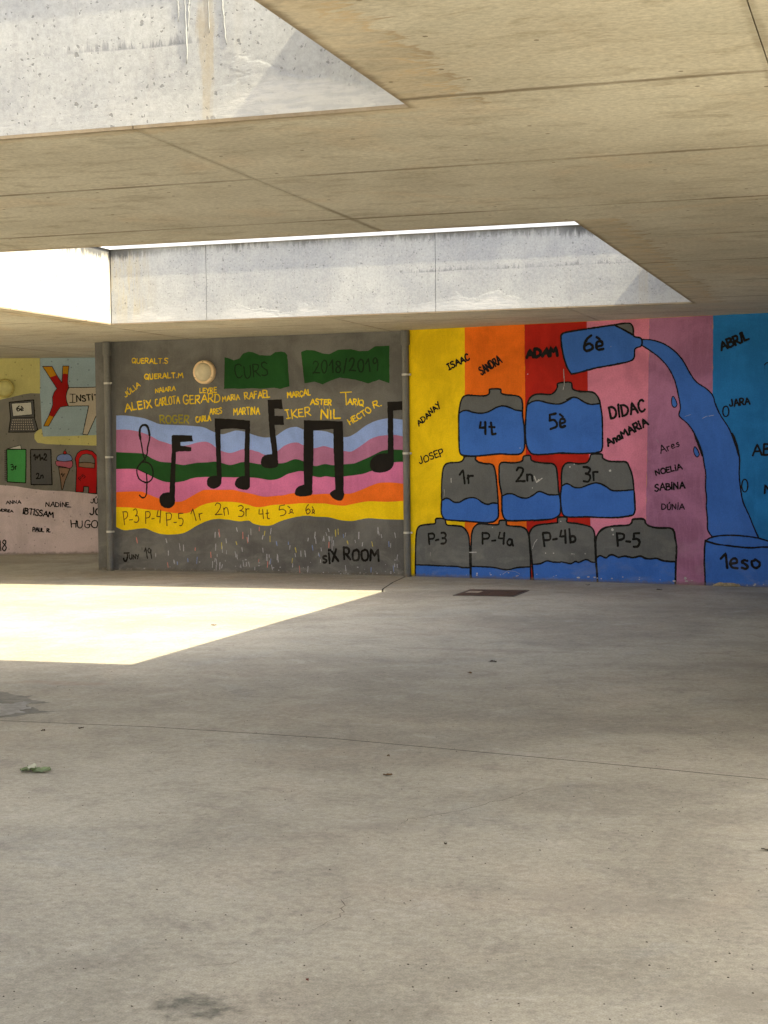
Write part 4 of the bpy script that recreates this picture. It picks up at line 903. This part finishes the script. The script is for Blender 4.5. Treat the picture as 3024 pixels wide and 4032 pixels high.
# ------------------------------------------------------------------ drain cover
M_rust = mat_simple('rust brown steel plate', (74, 56, 48), .7, .2, .35, 9, .3); M_frame = mat_simple('worn steel frame', (88, 80, 74), .6, .4, .2, 20)
dr = tag(empty('drain_cover', (-4.22, 17.035, 0)), 'rusty brown steel drain cover set in the floor in front of the stacked bottles', 'drain cover')
g = Geo()
for a in ((-.34, .34, -.37, -.345), (-.34, .34, .345, .37), (-.34, -.315, -.345, .345), (.315, .34, -.345, .345)): g.box(*a, .0005, .006)
obj('frame', g.mesh('frame'), M_frame, dr)
g = Geo(); g.box(-.309, .309, -.339, .339, .0005, .009); obj('plate', g.mesh('plate'), M_rust, dr)
g = Geo(); g.box(-.27, -.12, -.10, .10, .0095, .012); obj('patch', g.mesh('patch'), mat_simple('mortar smear', (150, 140, 125), .9), dr)
for x in (-.05, .2):
    g = Geo(); g.box(x-.03, x+.03, -.012, .012, .0092, .011); obj('lifting_slot', g.mesh('lifting_slot'), M_groove, dr)

# ------------------------------------------------------------------ floor marks: cracks and the damp patch
M_crack = mat_simple('crack dirt', (84, 74, 64), .95, 0, .2, 40)
def crack(pts, w, z=.0006):
    q = [on_z(*p) for p in pts]; p2 = dens([(v.x, v.y) for v in q], False, .03, .006); g = Geo(); n = len(p2)
    for i, p in enumerate(p2):
        a, b = p2[max(0, i-1)], p2[min(n-1, i+1)]; tx, ty = b[0]-a[0], b[1]-a[1]; l = math.hypot(tx, ty) or 1; hw = w*.5*random.uniform(.4, 1.2)*(1 if 2 < i < n-3 else .4)
        g.v += [(p[0]-ty/l*hw+6, p[1]+tx/l*hw-9, z), (p[0]+ty/l*hw+6, p[1]-tx/l*hw-9, z)]
    g.f = [(2*i, 2*i+1, 2*i+3, 2*i+2) for i in range(n-1)]
    obj('crack', g.mesh('crack'), M_crack, floor)
crack([(1570, 3255), (1620, 3225), (1720, 3208), (1800, 3195), (1880, 3175), (2010, 3140), (2100, 3110), (2200, 3095)], .004)
crack([(1220, 3665), (1280, 3640), (1330, 3610), (1352, 3580), (1345, 3545), (1385, 3528)], .004)
crack([(750, 3810), (830, 3805), (910, 3793), (975, 3770), (1015, 3760)], .003)
crack([(395, 3855), (450, 3856)], .003)
crack([(0, 3850), (120, 3862), (250, 3850)], .002)
nt = NT('damp concrete'); P = nt.pos(); n_ = nt.noise(P, 9, 6, .7)
M_damp = nt.out(nt.mix(nt.ramp(n_, .35, .65), (.13, .125, .108), (.23, .22, .19)), .7, .3)
nt = NT('wet concrete with sky sheen'); P = nt.pos(); n_ = nt.noise(P, 16, 6, .7)
M_wet = nt.out(nt.mix(nt.ramp(n_, .4, .6), (.17, .175, .185), (.34, .35, .37)), .3, .5)  # wet floor, with the reflected sky put into its blue-grey colour
wet = R('P -330,2772 -300,2745 -240,2732 -150,2722 -60,2726 0,2722 30,2728 60,2738 100,2741 145,2736 100,2748 130,2756 195,2768 150,2771 110,2770 90,2776 130,2786 160,2800 220,2802 150,2808 110,2812 80,2818 40,2822 0,2828 -90,2826 -200,2832 -280,2815')
wp = [on_z(*p) for p in wet]; wp = dens([(v.x, v.y) for v in wp], True, .025, .006)
c0 = (sum(p[0] for p in wp)/len(wp), sum(p[1] for p in wp)/len(wp))
tr = tessellate_polygon([[Vector((p[0], p[1], 0)) for p in wp]]); fs = []
for t in tr:
    a, b, c = (wp[i] for i in t); fs.append(tuple(t) if (b[0]-a[0])*(c[1]-a[1])-(b[1]-a[1])*(c[0]-a[0]) > 0 else (t[0], t[2], t[1]))
def flat(pts):
    tr = tessellate_polygon([[Vector((p[0], p[1], 0)) for p in pts]]); fs = []
    for t in tr:
        a, b, c = (pts[i] for i in t); fs.append(tuple(t) if (b[0]-a[0])*(c[1]-a[1])-(b[1]-a[1])*(c[0]-a[0]) > 0 else (t[0], t[2], t[1]))
    return fs
o = obj('damp_patch', mesh_of('damp_patch', [(p[0]-c0[0], p[1]-c0[1], 0) for p in wp], flat(wp)), M_damp); o.location = (c0[0], c0[1], .0012)
w2 = [on_z(*p) for p in R('P -230,2782 -150,2768 0,2772 50,2772 90,2762 120,2768 100,2778 118,2790 80,2796 100,2806 50,2812 0,2822 -120,2818 -200,2806')]
w2 = dens([(v.x, v.y) for v in w2], True, .02, .008)
obj('wet_middle', mesh_of('wet_middle', [(p[0]-c0[0], p[1]-c0[1], .0012) for p in w2], flat(w2)), M_wet, o)
tag(o, 'damp patch with blue-grey sky sheen in its colour and finger-like edges on the floor at the left edge of the view', 'puddle')

# ------------------------------------------------------------------ leaves and litter
M_leaf = mat_simple('wilted green leaf', (112, 126, 90), .7, 0, .35, 30, .4); M_dry = mat_simple('dry brown leaf', (104, 78, 50), .85, 0, .3, 60, .4); M_dark = mat_simple('dark twig', (60, 48, 38), .9); M_red = mat_simple('red scrap', (110, 40, 32), .7)
M_stone = mat_simple('grey pebble', (92, 86, 76), .9, 0, .2, 60, .4)
def leaf_mesh(L_, Wd, curl, bump_, seed):
    rnd = random.Random(seed); g = Geo(); NU, NV = 9, 5
    for i in range(NU):
        t = i/(NU-1); w = Wd*math.sin(math.pi*min(1, t*.97+.03))**.7*(.9+.2*rnd.random())
        for j in range(NV):
            s_ = j/(NV-1)*2-1; w *= .82+.36*rnd.random() if abs(s_) > .8 else 1; z = .003+abs(s_)**1.5*curl*(.6+.8*rnd.random())+bump_*rnd.random()+curl*.3*math.sin(t*5+seed)
            g.v.append(((t-.5)*L_, s_*w*.5, max(.001, z)))
    for i in range(NU-1):
        for j in range(NV-1): g.f.append((i*NV+j, (i+1)*NV+j, (i+1)*NV+j+1, i*NV+j+1))
    return g
def litter(name, px_, py_, L_, Wd, rot, mat, label, cat='leaf', curl=.006, seed=1, group='leaf litter on the floor', stalk=True):
    p = on_z(px_, py_); root = empty(name, p, math.radians(rot)); tag(root, label, cat, group)
    me = leaf_mesh(L_, Wd, curl, .002, seed).mesh('blade', True); obj('blade', me, mat, root)
    if stalk:
        o = obj('stalk', tube([(-L_*.75, 0, .006), (-L_*.6, .002, .004), (-L_*.48, 0, .004), (L_*.3, 0, .006)], [.0012, .0012, .0014, .0007], 5).mesh('stalk'), M_dark, root)
lf = empty('crumpled_leaf', on_z(135, 3040), .1); tag(lf, 'crumpled pale green leaf lying on the floor at lower left', 'leaf', 'leaf litter on the floor')
o = obj('blade', leaf_mesh(.085, .09, .012, .005, 4).mesh('blade', True), M_leaf, lf); o.location = (-.032, 0, .002)
o = obj('blade', leaf_mesh(.10, .085, .009, .004, 9).mesh('blade', True), M_leaf, lf); o.location = (.036, .006, .003); o.rotation_euler = (.15, 0, .1)
o = obj('blade', leaf_mesh(.055, .05, .008, .004, 12).mesh('blade', True), mat_simple('pale leaf underside', (178, 178, 158), .7), lf); o.location = (-.02, .022, .014); o.rotation_euler = (.3, 0, -.2)
obj('stalk', tube([(-.045, .02, .03), (-.04, .016, .02), (-.03, .01, .01)], [.001, .0012, .0014], 5).mesh('stalk'), M_dark, lf)
litter('dry_leaf', 1527, 3055, .046, .026, 5, M_dry, 'dry brown leaf below the long floor joint, the largest of the brown scraps', seed=3, stalk=False)
litter('dry_leaf', 1529, 2980, .018, .012, -20, M_dry, 'tiny brown leaf scrap just above the largest dry leaf', seed=5, stalk=False)
litter('dry_leaf', 1942, 2607, .050, .035, 8, M_dark, 'dark curled leaf in mid floor, halfway between drain cover and the long joint', seed=6)
litter('dry_leaf', 1850, 2652, .035, .03, -14, M_dry, 'faint dry leaf just left of and below the dark curled one', seed=7, stalk=False)
litter('dry_leaf', 842, 2463, .05, .03, 5, M_dry, 'brown leaf lying in the sunlit patch', seed=8, stalk=False)
litter('dry_leaf', 1754, 3327, .018, .010, -35, M_dark, 'small dark leaf fragment below the hairline crack', seed=9, stalk=False)
litter('dry_leaf', 320, 2870, .03, .014, 40, M_dark, 'dark leaf sliver just below the left end of the long joint', seed=10, stalk=False)
litter('dry_leaf', 170, 2880, .024, .02, 10, M_dark, 'small dark torn leaf above the crumpled green leaf', seed=11, stalk=False)
litter('dry_leaf', 1210, 3866, .012, .008, -30, M_red, 'tiny reddish leaf scrap near the bottom of the view', seed=12, stalk=False)
litter('dry_leaf', 2596, 2324, .06, .03, 0, M_dark, 'dark flat leaf in front of the purple stripe at the wall foot', seed=13, stalk=False)
litter('dry_leaf', 3018, 3351, .04, .022, 6, M_stone, 'grey leaf cut by the right edge of the view', seed=14, stalk=False)
litter('dry_leaf', 2315, 2305, .05, .03, 0, M_dark, 'dark leaf by the wall foot below the wide grey bottle', seed=15, stalk=False)
# loose grit: too small and many to count
rnd = random.Random(3); g = Geo()
for _ in range(420):
    px_ = rnd.uniform(0, 3024); py_ = 2330+1700*rnd.random()**1.1; p = on_z(px_, py_); r = rnd.uniform(.0015, .0038)
    vs = [(p.x+6+r*1.3*math.cos(a*1.2566+rnd.random()*.5), p.y-9+r*math.sin(a*1.2566), 0.0002) for a in range(5)]+[(p.x+6, p.y-9, r*.9)]
    g.add(vs, [(a, (a+1) % 5, 5) for a in range(5)])
o = obj('grit', g.mesh('grit'), M_dark); o.location = (-6, 9, 0); tag(o, 'scattered dark grit on the concrete floor', 'grit', kind='stuff')
